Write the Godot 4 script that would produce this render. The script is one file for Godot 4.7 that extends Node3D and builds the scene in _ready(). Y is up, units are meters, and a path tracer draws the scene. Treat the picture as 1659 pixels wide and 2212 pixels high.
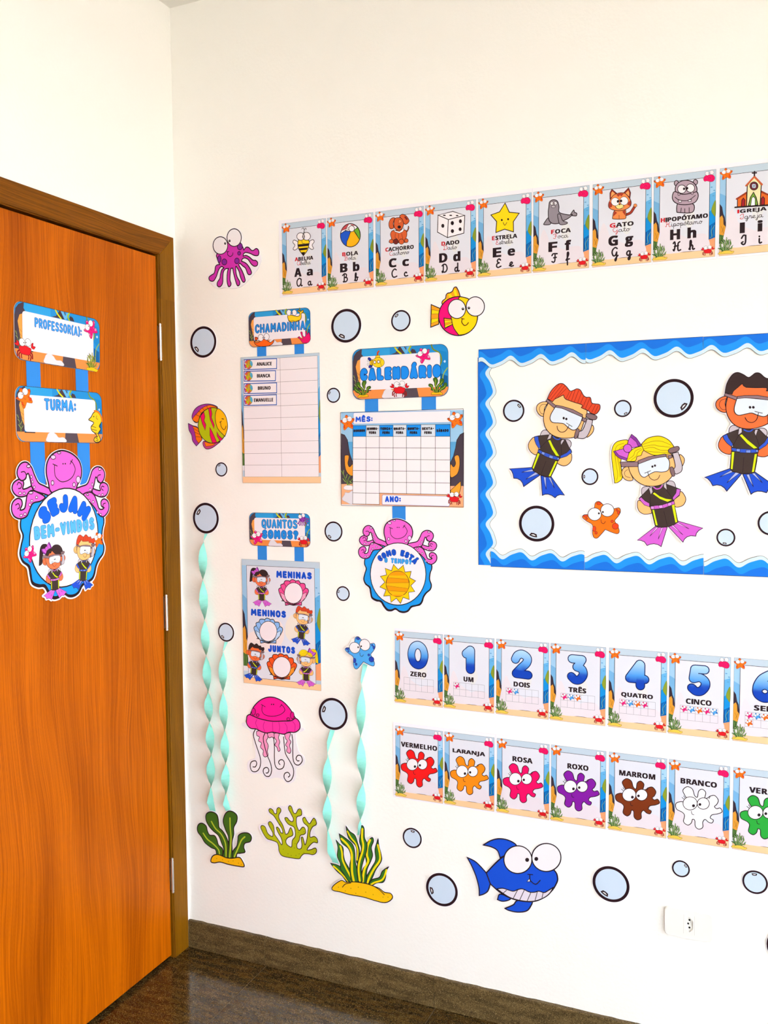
extends Node3D
# A classroom corner: a wooden door, a cream wall and sea-themed paper cut-outs, cards and charts.
# Flat prints are drawn as thin ink layers on real sheets of paper (ART holds the outlines, in tenths of a millimetre).

const EXPOSURE := 2.75
const ART := {
	"boy": [
		["part", "air_tank_side"],
		["B", "c8bcc6", "k", 16, [-557,45,-539,152,-466,204,-376,184,-304,94,-358,42]],
		["part", "air_tank_side"],
		["B", "c8bcc6", "k", 16, [53,-54,160,-56,222,-127,213,-215,169,-258,89,-195]],
		["part", "arm"],
		["B", "skin", "k", 18, [-711,13,-830,-57,-884,-181,-848,-307,-756,-398,-665,-420,-592,-310]],
		["part", "arm"],
		["B", "skin", "k", 18, [214,-399,240,-496,214,-602,126,-689,20,-710,-88,-670,-132,-617,-52,-511,90,-468]],
		["part", "swim_fin"],
		["P", "fin", "k", 18, [-784,-747,-1384,-780,-1328,-829,-1288,-916,-1267,-1025,-1170,-1034,-1087,-1079,-1032,-1151,-1004,-1241,-574,-944,-756,-828]],
		["P", "finlight", "k", 11, [-774,-795,-723,-842,-1059,-872]],
		["P", "finlight", "k", 11, [-692,-869,-619,-914,-949,-1052]],
		["part", "swim_fin"],
		["P", "fin", "k", 18, [-555,-953,-515,-1463,-446,-1436,-365,-1432,-274,-1461,-184,-1523,-131,-1469,-59,-1442,57,-1453,-284,-989,-374,-993]],
		["P", "finlight", "k", 11, [-486,-989,-421,-998,-414,-1310]],
		["P", "finlight", "k", 11, [-360,-998,-299,-1007,-203,-1274]],
		["part", "wetsuit"],
		["P", "suit", "k", 16, [-376,78,-250,66,-53,-26,71,-45,169,-249,222,-311,240,-373,-52,-458,-70,-511,-611,-319,-556,-248,-720,4,-720,39,-611,61]],
		["P", "trim", "k", 12, [-720,39,-620,50,-611,-43,-560,-222,-611,-260,-683,-148,-720,-41]],
		["P", "trim", "k", 12, [205,-285,237,-373,108,-469,-56,-520,-49,-455,107,-380]],
		["L", "-", "k", 12, [-376,-47,-571,-248]],
		["L", "-", "k", 12, [-35,-105,-26,-432]],
		["S", "-", "trim", 28, [-236,31,-178,-23,-107,-42,-39,-5]],
		["P", "suit", "k", 16, [-638,-363,-465,-436,-285,-518,-106,-573,-177,-758,-293,-989,-374,-993,-555,-939,-756,-828,-784,-747,-720,-577]],
		["L", "-", "k", 12, [-420,-588,-465,-704,-541,-909]],
		["part", "reflective_stripe"],
		["P", "lime", "k", 9, [-367,-64,-309,-48,-232,-208,-74,-467,-160,-457,-267,-296]],
		["part", "reflective_stripe"],
		["P", "lime", "k", 9, [-638,-378,-578,-400,-734,-788,-774,-765]],
		["part", "reflective_stripe"],
		["P", "lime", "k", 9, [-177,-581,-120,-592,-302,-982,-356,-971]],
		["part", "belt"],
		["P", "trim", "k", 12, [-620,-283,-447,-365,-249,-439,-70,-502,-88,-573,-285,-527,-465,-454,-629,-354]],
		["P", "trim2", "k", 9, [-520,-341,-444,-371,-465,-436,-538,-405]],
		["P", "trim2", "k", 9, [-330,-438,-231,-465,-249,-531,-348,-498]],
		["P", "trim2", "k", 9, [-124,-493,-79,-508,-91,-564,-132,-553]],
		["part", "shoulder_strap"],
		["P", "c8bcc6", "k", 12, [-331,103,-268,93,-295,-13,-394,-46]],
		["part", "shoulder_strap"],
		["P", "c8bcc6", "k", 12, [-9,-44,57,-54,-35,-185,-44,-105]],
		["part", "head"],
		["B", "skin", "k", 18, [-377,900,-521,914,-639,847,-666,724,-593,597,-485,559,-458,753]],
		["S", "-", "k", 11, [-395,853,-521,852,-593,757,-557,641,-488,612]],
		["B", "skin", "k", 18, [753,300,788,212,754,108,668,23,616,15,684,197]],
		["B", "skin", "k", 19, [-395,822,-467,665,-485,470,-430,256,-286,94,-71,1,160,-12,336,29,458,167,527,340,596,512,613,685,491,811,174,996,-74,1092,-288,994]],
		["part", "hair"],
		["B", "hair", "k", 18, [-386,998,-386,998,-288,1188,-128,1340,-3,1361,103,1278,192,1170,279,1184,367,1216,454,1177,525,1053,594,999,698,986,734,855,820,826,923,806,941,727,907,642,821,567,683,614,683,614,665,649,473,742,473,742,491,811,280,887,86,964,86,964,42,1018,24,1071,-91,1023,-198,974,-252,914,-252,914]],
		["L", "-", "hairline", 11, [-92,1339,-350,1014]],
		["L", "-", "hairline", 11, [-3,1335,-296,977]],
		["L", "-", "hairline", 11, [59,1298,-225,948]],
		["L", "-", "hairline", 11, [103,1235,-118,1027]],
		["L", "-", "hairline", 11, [174,1144,95,981]],
		["L", "-", "hairline", 11, [244,1159,148,953]],
		["L", "-", "hairline", 11, [323,1191,227,915]],
		["L", "-", "hairline", 11, [411,1179,298,887]],
		["L", "-", "hairline", 11, [481,1116,377,849]],
		["L", "-", "hairline", 11, [533,1018,447,821]],
		["L", "-", "hairline", 11, [612,981,517,749]],
		["L", "-", "hairline", 11, [690,969,578,704]],
		["L", "-", "hairline", 11, [751,829,648,676]],
		["L", "-", "hairline", 11, [829,800,735,621]],
		["L", "-", "hairline", 11, [898,781,812,602]],
		["part", "dive_mask"],
		["P", "8f737b", "k", 14, [-386,989,-153,805,-198,745,-422,937]],
		["P", "8f737b", "k", 14, [509,497,622,459,605,369,492,419]],
		["B", "glass", "k", 18, [-180,780,-180,780,-287,606,-314,483,-251,393,-90,372,35,351,141,261,265,188,370,221,457,359,509,514,509,514,264,617,-2,739]],
		["P", "8f737b", "k", 14, [-153,823,-2,792,263,705,509,567,500,506,264,617,-2,739,-180,776]],
		["part", "snorkel"],
		["B", "c8bcc6", "k", 18, [622,459,622,459,761,421,761,421,719,231,633,41,529,-30,389,-16,389,-16,423,150,423,150,510,183,579,338]],
		["B", "85696f", "k", 16, [622,590,735,578,856,522,856,453,787,429,666,467,596,529]],
		["B", "85696f", "k", 14, [370,217,432,185,388,28,336,-27,301,12,344,169]],
		["part", "face"],
		["E", "k", "-", 0, [34,492,28,-1,0,32,102,469,28,-1,0,32]],
		["S", "-", "k", 16, [-134,294,-107,196,-18,138,88,174,168,304]],
		["L", "-", "k", 14, [105,367,247,276]],
	],
	"girl": [
		["part", "ponytail"],
		["B", "hair", "k", 16, [-726,1192,-887,1211,-1033,1156,-1114,1025,-1130,826,-1104,577,-1052,153,-1052,153,-963,178,-866,294,-900,576,-885,774,-724,937]],
		["S", "-", "hairline", 10, [-838,1136,-1000,1073,-1048,908,-1022,642,-980,377,-1004,211]],
		["S", "-", "hairline", 10, [-806,1070,-935,1006,-983,824,-932,509,-915,311]],
		["part", "air_tank_side"],
		["B", "c8bcc6", "k", 14, [-388,-134,-397,14,-317,72,-206,65,-174,-17,-332,-141]],
		["part", "air_tank_side"],
		["B", "c8bcc6", "k", 14, [179,156,249,213,343,196,390,115,383,54,235,74]],
		["part", "arm"],
		["B", "skin", "k", 16, [-459,-266,-498,-398,-457,-530,-344,-603,-201,-592,-157,-558,-210,-411]],
		["part", "arm"],
		["B", "skin", "k", 16, [508,-46,609,-142,633,-255,580,-369,472,-419,387,-404,362,-258]],
		["part", "swim_fin"],
		["P", "fin", "k", 16, [-56,-893,-492,-1251,-404,-1253,-323,-1287,-259,-1376,-187,-1341,-100,-1327,-5,-1344,74,-1391,212,-912,7,-920]],
		["P", "finlight", "k", 10, [-48,-915,4,-925,-197,-1144]],
		["P", "finlight", "k", 10, [68,-932,118,-919,2,-1212]],
		["part", "swim_fin"],
		["P", "fin", "k", 16, [243,-903,581,-1270,611,-1196,673,-1137,757,-1108,872,-1116,887,-1043,939,-977,1030,-919,460,-760,383,-843]],
		["P", "finlight", "k", 10, [302,-878,349,-860,579,-1091]],
		["P", "finlight", "k", 10, [411,-818,464,-793,717,-942]],
		["part", "wetsuit"],
		["P", "suit", "k", 14, [-222,32,-111,65,78,106,187,131,406,51,515,3,485,-143,347,-258,371,-323,-202,-428,-210,-403,-459,-217,-396,-150]],
		["P", "trim", "k", 11, [-411,-183,-315,-281,-211,-337,-210,-420,-330,-380,-462,-233]],
		["P", "trim", "k", 11, [422,26,512,3,485,-127,347,-258,331,-193,407,-79]],
		["L", "-", "k", 11, [-188,-181,-199,-395]],
		["L", "-", "k", 11, [189,-15,334,-218]],
		["S", "-", "trim", 29, [-111,57,-47,16,31,33,86,98]],
		["P", "suit", "k", 14, [-170,-485,83,-465,371,-347,460,-777,383,-843,212,-904,7,-920,-72,-886]],
		["L", "-", "k", 11, [130,-530,215,-879]],
		["part", "reflective_stripe"],
		["P", "lime", "k", 8, [-141,-99,-94,-66,33,-163,175,-219,323,-242,214,-300,33,-228]],
		["part", "reflective_stripe"],
		["P", "lime", "k", 8, [-146,-493,-97,-492,-9,-876,-59,-877]],
		["part", "reflective_stripe"],
		["P", "lime", "k", 8, [309,-372,374,-355,448,-785,398,-802]],
		["part", "belt"],
		["P", "trim", "k", 11, [-195,-403,82,-375,362,-274,382,-347,114,-456,-178,-488]],
		["P", "trim2", "k", 8, [-183,-411,-107,-405,-97,-476,-173,-482]],
		["P", "trim2", "k", 8, [3,-389,90,-375,111,-443,27,-461]],
		["P", "trim2", "k", 8, [215,-333,293,-304,317,-372,231,-406]],
		["part", "shoulder_strap"],
		["P", "c8bcc6", "k", 11, [-230,32,-158,57,-134,-58,-181,-124]],
		["part", "shoulder_strap"],
		["P", "c8bcc6", "k", 11, [117,131,179,147,196,-7,125,58]],
		["part", "head"],
		["B", "skin", "k", 16, [-706,566,-835,526,-883,410,-833,277,-719,215,-607,244,-672,409]],
		["S", "-", "k", 10, [-734,492,-810,426,-785,327,-672,291]],
		["B", "skin", "k", 16, [484,843,577,777,593,680,548,568,509,600]],
		["B", "skin", "k", 18, [-722,575,-672,409,-559,244,-366,113,-159,81,46,114,233,229,356,407,386,601,322,812,164,1008,-88,1109,-404,1064,-643,870,-739,690]],
		["part", "hair"],
		["B", "hair", "k", 16, [-413,1105,-413,1105,-278,1242,-89,1296,68,1285,225,1201,319,1087,370,973,274,874,72,843,-117,837,-260,899,-356,966]],
		["B", "hair", "k", 14, [-396,1064,-396,1064,-564,1017,-676,937,-739,822,-771,699,-771,699,-562,697,-514,803,-419,835,-387,917,-353,953,-353,953]],
		["S", "-", "hairline", 10, [-397,1094,-136,1175,69,1168,288,1071]],
		["S", "-", "hairline", 10, [-364,1048,-135,1085,7,1055,273,1023]],
		["S", "-", "hairline", 10, [-356,990,-150,1028,39,958,258,955]],
		["S", "-", "hairline", 10, [-308,941,-102,914,228,894]],
		["S", "-", "hairline", 10, [-420,1007,-563,935,-595,837,-723,739]],
		["S", "-", "hairline", 10, [-396,982,-499,902,-530,820,-658,714]],
		["part", "hair_bow"],
		["P", "bow", "k", 13, [-646,1355,-533,1263,-420,1097,-444,1057,-644,1018,-749,1086,-726,1201]],
		["P", "bow", "k", 13, [-1081,941,-838,1005,-708,904,-755,723,-917,758,-1015,841]],
		["P", "bowdark", "k", 10, [-646,1355,-533,1263,-420,1097,-487,1052,-533,1165,-675,1290]],
		["P", "bowdark", "k", 10, [-1081,941,-1045,954,-950,841,-747,764,-763,717,-917,758,-1023,841]],
		["E", "bow", "k", 14, [-741,1012,100,-1,-1,102]],
		["part", "dive_mask"],
		["P", "8f737b", "k", 13, [-925,675,-489,680,-489,562,-884,556]],
		["P", "8f737b", "k", 13, [205,821,298,844,314,776,237,745]],
		["B", "glass", "k", 16, [-484,639,-484,639,-243,736,166,805,166,805,245,699,246,537,200,456,75,424,-82,433,-208,376,-335,299,-431,360,-480,508]],
		["P", "8f737b", "k", 13, [-490,705,-243,801,150,865,189,813,-148,751,-481,623]],
		["part", "snorkel"],
		["B", "c8bcc6", "k", 16, [318,877,318,877,448,907,448,907,508,729,548,568,526,439,419,375,419,375,356,407,355,504,355,504,386,569,356,731]],
		["B", "85696f", "k", 14, [242,983,382,1037,459,1036,475,972,414,916,290,885,227,910]],
		["B", "85696f", "k", 13, [277,545,340,529,380,375,357,323,310,342,265,472]],
		["part", "face"],
		["E", "k", "-", 0, [-147,560,25,0,0,28,-87,583,25,0,0,28]],
		["S", "-", "k", 14, [-256,425,-208,294,-112,232,-18,261,29,351]],
		["L", "-", "k", 13, [-328,400,-185,461]],
	],
	"starfish": [
		["part", "body"],
		["B", "body", "k", 14, [-201,283,-167,426,-73,470,33,381,116,287,279,289,418,315,453,221,396,102,315,-6,374,-111,426,-252,387,-329,259,-303,83,-231,83,-231,-22,-358,-116,-451,-198,-434,-234,-315,-235,-124,-378,-31,-486,63,-450,124,-331,149]],
		["part", "spot"],
		["E", "spot", "k", 9, [-77,418,56,1,0,36]],
		["part", "spot"],
		["E", "spot", "k", 9, [409,201,30,0,0,47]],
		["part", "spot"],
		["E", "spot", "k", 9, [360,260,23,0,0,28]],
		["part", "spot"],
		["E", "spot", "k", 9, [332,-143,79,2,0,76]],
		["part", "spot"],
		["E", "spot", "k", 9, [253,-24,33,1,0,33]],
		["part", "spot"],
		["E", "spot", "k", 9, [-190,-219,43,1,0,67]],
		["part", "spot"],
		["E", "spot", "k", 9, [-144,-320,31,1,0,36]],
		["part", "spot"],
		["E", "spot", "k", 9, [-409,98,52,1,0,29]],
		["part", "spot"],
		["E", "spot", "k", 9, [-383,31,24,0,0,24]],
		["part", "eyes"],
		["E", "white", "k", 14, [-182,147,165,3,-1,157,132,252,163,2,-1,159]],
		["E", "k", "-", 0, [-76,170,24,0,0,26,22,205,23,0,0,26]],
		["part", "mouth"],
		["S", "-", "k", 12, [-24,16,-11,-60,47,-82,87,-29]],
	],
	"crab": [
		["part", "claws"],
		["B", "red", "k", 7, [-163,47,-238,50,-282,93,-252,103,-252,103,-225,104,-229,159,-170,129,-160,81]],
		["B", "red", "k", 7, [170,48,236,25,284,77,252,88,252,88,222,93,223,154,178,129,166,75]],
		["part", "legs"],
		["S", "-", "darkred", 34, [-126,-29,-194,-67,-202,-156]],
		["S", "-", "darkred", 31, [-119,-70,-162,-123,-143,-196]],
		["S", "-", "darkred", 26, [-87,-85,-102,-146,-88,-190]],
		["S", "-", "darkred", 34, [125,-39,191,-82,200,-170]],
		["S", "-", "darkred", 31, [118,-79,161,-135,143,-206]],
		["S", "-", "darkred", 26, [85,-92,99,-153,87,-196]],
		["part", "body"],
		["B", "red", "k", 7, [-166,34,-74,64,8,74,89,51,166,21,147,-60,110,-110,-1,-115,-112,-99,-146,-49]],
		["part", "eyes"],
		["E", "white", "k", 7, [-80,130,80,-3,1,79,80,146,80,-3,1,79]],
		["E", "k", "-", 0, [-30,128,13,-1,0,14,25,138,13,-1,0,14]],
	],
	"anemone": [
		["part", "body"],
		["B", "pink", "darkpink", 9, [-139,-14,-113,30,-62,49,0,52,71,43,118,6,139,-43,129,-99,93,-131,42,-135,-9,-118,-61,-102,-112,-106,-142,-65]],
		["S", "-", "darkpink", 6, [1,-73,-20,-39,0,-16,31,-30,36,-62]],
		["L", "-", "darkpink", 6, [-113,4,-82,-16]],
		["L", "-", "darkpink", 6, [-57,33,-41,0]],
		["L", "-", "darkpink", 6, [92,4,72,-19]],
		["L", "-", "darkpink", 6, [118,-56,82,-57]],
		["L", "-", "darkpink", 6, [103,-106,67,-81]],
		["L", "-", "darkpink", 6, [-118,-58,-77,-58]],
		["L", "-", "darkpink", 6, [-61,-91,-46,-62]],
		["part", "eyes"],
		["E", "white", "k", 4, [-54,95,51,-7,0,54,63,106,53,-7,0,56]],
		["E", "darkpink", "-", 0, [-11,93,8,-1,0,8,18,100,8,-1,0,8]],
	],
	"seaweed": [
		["part", "leaves"],
		["B", "leaf", "k", 26, [-1012,-132,-1012,-132,-792,-145,-554,-243,-397,-397,-313,-575,-471,-604,-636,-440,-814,-325]],
		["S", "-", "leafstripe", 49, [-912,-203,-734,-318,-557,-463,-439,-569]],
		["B", "leaf", "k", 26, [-822,589,-822,589,-723,496,-605,406,-588,190,-543,15,-395,-215,-281,-559,-400,-591,-595,-360,-693,-231,-691,-84,-788,119,-765,379]],
		["S", "-", "leafstripe", 57, [-684,429,-635,255,-618,39,-521,-164,-358,-427,-340,-551]],
		["B", "leaf", "k", 26, [-720,788,-720,788,-542,708,-307,564,-231,359,-214,72,-158,-173,-64,-519,-320,-577,-394,-142,-351,157,-427,399,-643,546]],
		["S", "-", "leafstripe", 68, [-642,655,-446,505,-330,306,-321,17,-317,-274,-261,-548]],
		["B", "leaf", "k", 26, [-498,1049,-498,1049,-381,915,-225,831,-149,663,-74,386,-128,68,-175,60,-164,371,-209,544,-423,727]],
		["S", "-", "leafstripe", 45, [-452,904,-344,740,-189,584,-132,376,-155,118]],
		["B", "leaf", "k", 26, [339,850,365,747,297,556,334,346,274,156,154,-118,111,-487,-45,-527,18,-142,137,60,101,343,163,642,261,802]],
		["S", "-", "leafstripe", 64, [261,766,181,573,159,317,196,142,69,-133,14,-498]],
		["B", "leaf", "k", 26, [32,1143,78,1060,87,809,163,642,141,422,40,116,-21,-149,3,-471,-123,-512,-158,-100,-95,201,-14,468,-70,676,-28,935,-7,1119]],
		["S", "-", "leafstripe", 60, [23,1052,9,797,46,586,12,364,-77,95,-111,-165,-76,-478]],
		["B", "leaf", "k", 26, [512,842,512,842,529,666,603,392,601,212,426,-70,307,-343,158,-533,133,-339,310,-18,429,218,412,503,472,728]],
		["S", "-", "leafstripe", 57, [502,662,565,385,544,202,380,-42,230,-321,170,-488]],
		["B", "leaf", "k", 26, [829,91,829,91,751,-48,731,-231,653,-389,460,-442,285,-564,188,-564,307,-379,539,-265,637,-68]],
		["S", "-", "leafstripe", 49, [763,-10,693,-220,596,-345,383,-449,266,-539]],
		["part", "sand"],
		["B", "sand", "k", 26, [-961,-830,-839,-697,-657,-572,-519,-602,-241,-541,111,-524,343,-553,536,-590,688,-670,879,-670,943,-765,858,-889,685,-976,416,-973,29,-938,-404,-947,-682,-926,-942,-919]],
		["S", "-", "k", 23, [-632,-769,-539,-661,-360,-591]],
		["S", "-", "k", 23, [382,-564,535,-626,688,-742]],
		["E", "b08800", "-", 0, [-760,-793,16,3,0,15,-362,-756,16,3,0,15,-125,-676,16,3,0,15,108,-778,16,3,0,15,341,-807,15,3,0,14,-206,-873,16,3,0,15,649,-821,15,3,0,14,-542,-863,16,3,0,15,802,-792,15,3,0,14]],
	],
	"kelp": [
		["part", "leaves"],
		["B", "kelp", "k", 32, [-1007,209,-939,331,-808,367,-679,298,-639,156,-556,39,-383,49,-300,-49,-239,-223,-92,-328,-119,-572,-290,-583,-350,-390,-521,-344,-735,-231,-862,-65,-989,63]],
		["B", "kelp", "k", 32, [-670,669,-538,770,-367,770,-261,694,-223,516,-205,335,-80,244,44,81,124,-163,93,-610,-99,-624,-50,-339,-131,-132,-233,73,-423,190,-571,315,-675,483]],
		["B", "kelp", "k", 32, [489,189,637,293,846,319,947,226,903,74,714,-11,670,-146,709,-285,540,-350,422,-388,377,-561,220,-588,289,-319,419,-151,465,39]],
		["B", "kelp", "k", 32, [17,773,147,895,315,898,448,802,435,618,326,418,321,198,252,-69,250,-583,71,-613,123,-200,129,94,28,298,-52,543]],
		["part", "veins"],
		["S", "-", "lime2", 44, [-793,57,-645,-105,-432,-218,-243,-372,-204,-550]],
		["S", "-", "lime2", 44, [-481,476,-335,278,-125,127,18,-144,30,-565]],
		["S", "-", "lime2", 44, [197,691,199,398,221,36,158,-543]],
		["S", "-", "lime2", 44, [718,189,591,60,481,-177,328,-496]],
		["part", "sand"],
		["B", "fabc14", "k", 32, [-532,-791,-463,-612,-268,-524,30,-573,242,-555,496,-486,599,-559,674,-736,448,-768,110,-772,-187,-750,-403,-813]],
		["E", "b08800", "-", 0, [-314,-661,17,3,0,15,-100,-661,17,3,0,15,112,-680,17,3,0,15,282,-632,17,3,0,15,471,-673,17,3,0,15,575,-691,17,3,0,15]],
	],
	"coral": [
		["part", "branches"],
		["B", "b6bd10", "k", 23, [-311,-764,-418,-649,-442,-483,-495,-382,-658,-348,-823,-326,-932,-222,-1034,-55,-1032,31,-968,58,-886,17,-820,-131,-738,-203,-642,-224,-627,-124,-693,-13,-774,120,-758,195,-689,211,-609,121,-583,4,-572,-140,-506,-226,-412,-332,-332,-428,-309,-340,-355,-202,-435,-94,-501,41,-473,89,-405,44,-353,-56,-285,-57,-310,59,-403,178,-483,286,-590,415,-725,492,-751,573,-696,618,-614,581,-561,492,-492,503,-477,626,-421,687,-353,668,-341,586,-411,467,-400,347,-294,195,-229,36,-190,-79,-109,-41,-38,114,2,133,54,9,39,-90,-111,-174,-180,-270,-168,-365,-88,-424,6,-433,36,-235,133,-99,135,70,84,182,-77,229,-170,310,-209,401,-128,425,-48,353,46,332,82,421,9,554,-82,709,-40,799,26,773,91,615,171,603,253,735,346,737,357,583,223,515,182,437,192,246,270,103,378,216,458,204,487,78,428,8,307,-47,265,-198,188,-330,207,-447,314,-441,356,-326,333,-115,387,-82,425,-195,463,-297,518,-156,562,114,564,257,433,356,395,469,463,527,528,442,619,361,699,468,766,550,831,489,843,372,723,282,642,126,639,-41,771,4,863,-53,874,-170,742,-179,609,-309,527,-442,660,-408,793,-338,844,-389,817,-488,710,-554,578,-553,419,-580,324,-668,256,-752,-13,-774]],
		["part", "speckles"],
		["E", "k", "-", 0, [-696,569,11,2,0,10,-422,634,11,2,0,10,-28,717,11,2,0,10,279,691,11,2,0,10,143,503,11,2,0,10,-376,182,11,2,0,10,-102,345,11,2,0,10,129,-316,11,2,0,10,-220,-253,11,2,0,10,242,39,11,2,0,10,429,92,11,2,0,10,779,481,11,2,0,10,564,257,11,2,0,10,651,-135,11,2,0,10,419,-532,11,2,0,10,150,-673,11,2,0,10,-119,-671,11,2,0,10,-280,-553,11,2,0,10,100,-453,11,2,0,10,-686,-328,11,2,0,10,-984,-84,11,2,0,10,738,-478,11,2,0,10,258,-607,11,2,0,10,-12,-701,11,2,0,10]],
		["X", "-", "-", 0, [-792,603,-639,686,-531,642,-420,736,-203,739,-67,831,67,822,146,695,254,782,387,778,438,619,569,544,780,595,884,497,868,352,748,191,825,48,908,-10,913,-175,794,-266,898,-332,882,-489,683,-611,444,-628,309,-762,-14,-812,-366,-790,-472,-633,-523,-448,-879,-384,-1095,-77,-1087,52,-925,109,-829,111,-827,209,-729,273,-673,342,-808,479]],
	],
	"jellyfish": [
		["part", "tentacles"],
		["B", "f59ccb", "k", 20, [-614,134,-636,-1,-548,-40,-578,-164,-483,-213,-513,-349,-418,-435,-434,-557,-367,-626,-256,-559,-281,-442,-245,-269,-303,-131,-251,-5,-325,131]],
		["B", "f59ccb", "k", 20, [-257,114,-218,-25,-109,11,-49,-30,-52,138]],
		["B", "f59ccb", "k", 20, [-25,129,-27,-3,39,-91,-18,-218,49,-282,101,-400,162,-340,118,-226,153,-102,109,13,138,136]],
		["B", "f59ccb", "k", 20, [332,146,352,17,404,-48,348,-174,401,-239,380,-361,478,-413,526,-319,482,-182,530,-57,473,31,521,203]],
		["S", "-", "k", 28, [-683,175,-755,9,-690,-225,-585,-503,-520,-713,-538,-933,-652,-1094,-819,-1116,-886,-978,-842,-839,-701,-785,-656,-864,-705,-967,-789,-978]],
		["S", "-", "k", 28, [-353,91,-411,-48,-387,-238,-283,-563,-178,-790,-141,-1003,-213,-1181,-350,-1199,-431,-1089,-401,-976,-290,-938,-237,-1015,-280,-1098,-335,-1105]],
		["S", "-", "k", 28, [-54,-6,-32,-292,-38,-604,-15,-842,92,-936,242,-881,298,-730,246,-641,151,-653,101,-731,149,-790]],
		["S", "-", "k", 28, [285,57,307,-203,344,-437,475,-636,592,-835,602,-1024,519,-1203,383,-1269,283,-1163,306,-1040,415,-990,481,-1064,426,-1132]],
		["S", "-", "k", 28, [568,161,592,-26,587,-312,596,-573,661,-707,794,-714,902,-581,864,-444,758,-438,695,-536,742,-602,796,-590]],
		["part", "bell"],
		["B", "ff35a8", "k", 31, [-896,599,-983,444,-972,300,-849,192,-655,190,-490,136,-298,110,-106,156,84,153,300,142,462,220,676,244,824,356,845,500,789,612,683,671,445,764,-370,679]],
		["B", "fb1a9a", "k", 31, [-855,603,-855,603,-724,858,-499,1074,-250,1189,-5,1206,263,1125,501,936,689,672,689,672,549,574,280,533,-100,487,-483,510,-703,559]],
		["S", "-", "c0107a", 15, [-621,483,-665,358,-585,198]],
		["S", "-", "c0107a", 15, [-360,451,-404,290,-352,140]],
		["S", "-", "c0107a", 15, [-87,457,-78,183]],
		["S", "-", "c0107a", 15, [131,481,160,329,131,182]],
		["S", "-", "c0107a", 15, [333,491,411,357,382,199]],
		["S", "-", "c0107a", 15, [575,577,680,458,663,267]],
		["part", "spot"],
		["E", "e0108a", "k", 18, [-733,708,72,8,2,106]],
		["part", "spot"],
		["E", "e0108a", "k", 18, [591,737,64,7,2,104]],
		["part", "spot"],
		["E", "e0108a", "k", 18, [-591,619,55,6,1,41]],
		["part", "spot"],
		["E", "e0108a", "k", 18, [456,611,54,6,1,43]],
		["part", "smile"],
		["S", "-", "k", 18, [-420,938,-437,768,-343,657,-97,636,175,712,339,848,301,963,221,1014]],
		["L", "-", "k", 18, [-460,957,-324,899]],
		["L", "-", "k", 18, [179,939,248,1029]],
		["E", "k", "-", 0, [-104,993,19,2,0,22,-36,1000,19,2,0,22]],
		["X", "-", "-", 0, [-1042,317,-878,141,-769,8,-719,-277,-672,-684,-925,-837,-958,-1085,-793,-1173,-486,-1121,-324,-1268,6,-1176,249,-1215,409,-1313,626,-1164,685,-823,927,-673,943,-481,773,-337,697,-109,676,197,864,384]],
	],
	"octopus": [
		["part", "body"],
		["B", "octo", "k", 29, [-591,214,-579,91,-538,-22,-496,-93,-496,-93,-599,-102,-651,-158,-668,-254,-707,-336,-811,-382,-879,-431,-873,-505,-801,-554,-712,-544,-621,-429,-559,-288,-498,-196,-424,-160,-352,-210,-352,-210,-426,-251,-473,-369,-505,-500,-588,-603,-597,-688,-540,-741,-466,-723,-406,-631,-394,-449,-369,-317,-295,-239,-193,-242,-193,-242,-231,-318,-249,-486,-246,-644,-205,-757,-146,-750,-116,-680,-150,-567,-138,-387,-114,-243,-114,-243,-49,-243,-49,-243,-23,-385,31,-583,85,-733,128,-767,179,-729,180,-644,104,-517,64,-392,53,-222,53,-222,75,-206,165,-353,205,-501,260,-627,316,-680,366,-648,354,-551,279,-363,155,-159,155,-159,199,-121,199,-121,297,-209,395,-290,449,-427,505,-480,576,-462,585,-403,523,-277,412,-147,257,-66,257,-66,287,-9,373,13,486,-46,582,-175,680,-250,779,-241,801,-159,739,-94,641,-73,529,22,417,80,317,72,317,72,333,137,405,166,546,128,700,53,812,42,849,110,829,196,760,244,660,200,590,219,507,299,422,314,342,244,342,244,294,357,211,473,12,542,-352,458]],
		["part", "spot"],
		["E", "octospot", "k", 19, [-507,66,61,-6,2,100]],
		["part", "spot"],
		["E", "octospot", "k", 19, [-334,-35,87,-8,2,87]],
		["part", "spot"],
		["E", "octospot", "k", 19, [100,-46,79,-7,2,82]],
		["part", "spot"],
		["E", "octospot", "k", 19, [180,166,50,-5,1,54]],
		["part", "spot"],
		["E", "octospot", "k", 19, [209,359,89,-9,2,98]],
		["part", "eyes"],
		["E", "white", "k", 26, [-461,453,255,-26,6,252,21,631,244,-25,5,252]],
		["E", "k", "-", 0, [-293,497,35,-4,1,36,-137,554,35,-4,1,36]],
		["E", "white", "-", 0, [-286,506,10,-1,0,8,-129,562,10,-1,0,8]],
		["part", "mouth"],
		["S", "-", "k", 21, [-211,248,-213,166,-128,103,-48,137,-32,202]],
		["L", "-", "k", 19, [-243,251,-165,248]],
		["X", "-", "-", 0, [-810,-339,-901,-441,-816,-571,-599,-749,-350,-745,-147,-786,142,-786,344,-694,590,-487,806,-267,854,38,336,304]],
	],
	"stripedfish": [
		["part", "tail"],
		["B", "a838a4", "k", 19, [-714,83,-714,83,-555,13,-371,-58,-221,-413,-221,-413,-437,-602,-437,-602,-567,-451,-602,-274,-692,-117]],
		["P", "ff7a14", "k", 12, [-555,2,-371,-58,-226,-413,-356,-521,-446,-409,-481,-210]],
		["L", "-", "k", 10, [-517,-76,-347,-168]],
		["L", "-", "k", 10, [-480,-188,-309,-257]],
		["L", "-", "k", 10, [-444,-321,-285,-335]],
		["part", "fin"],
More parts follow.
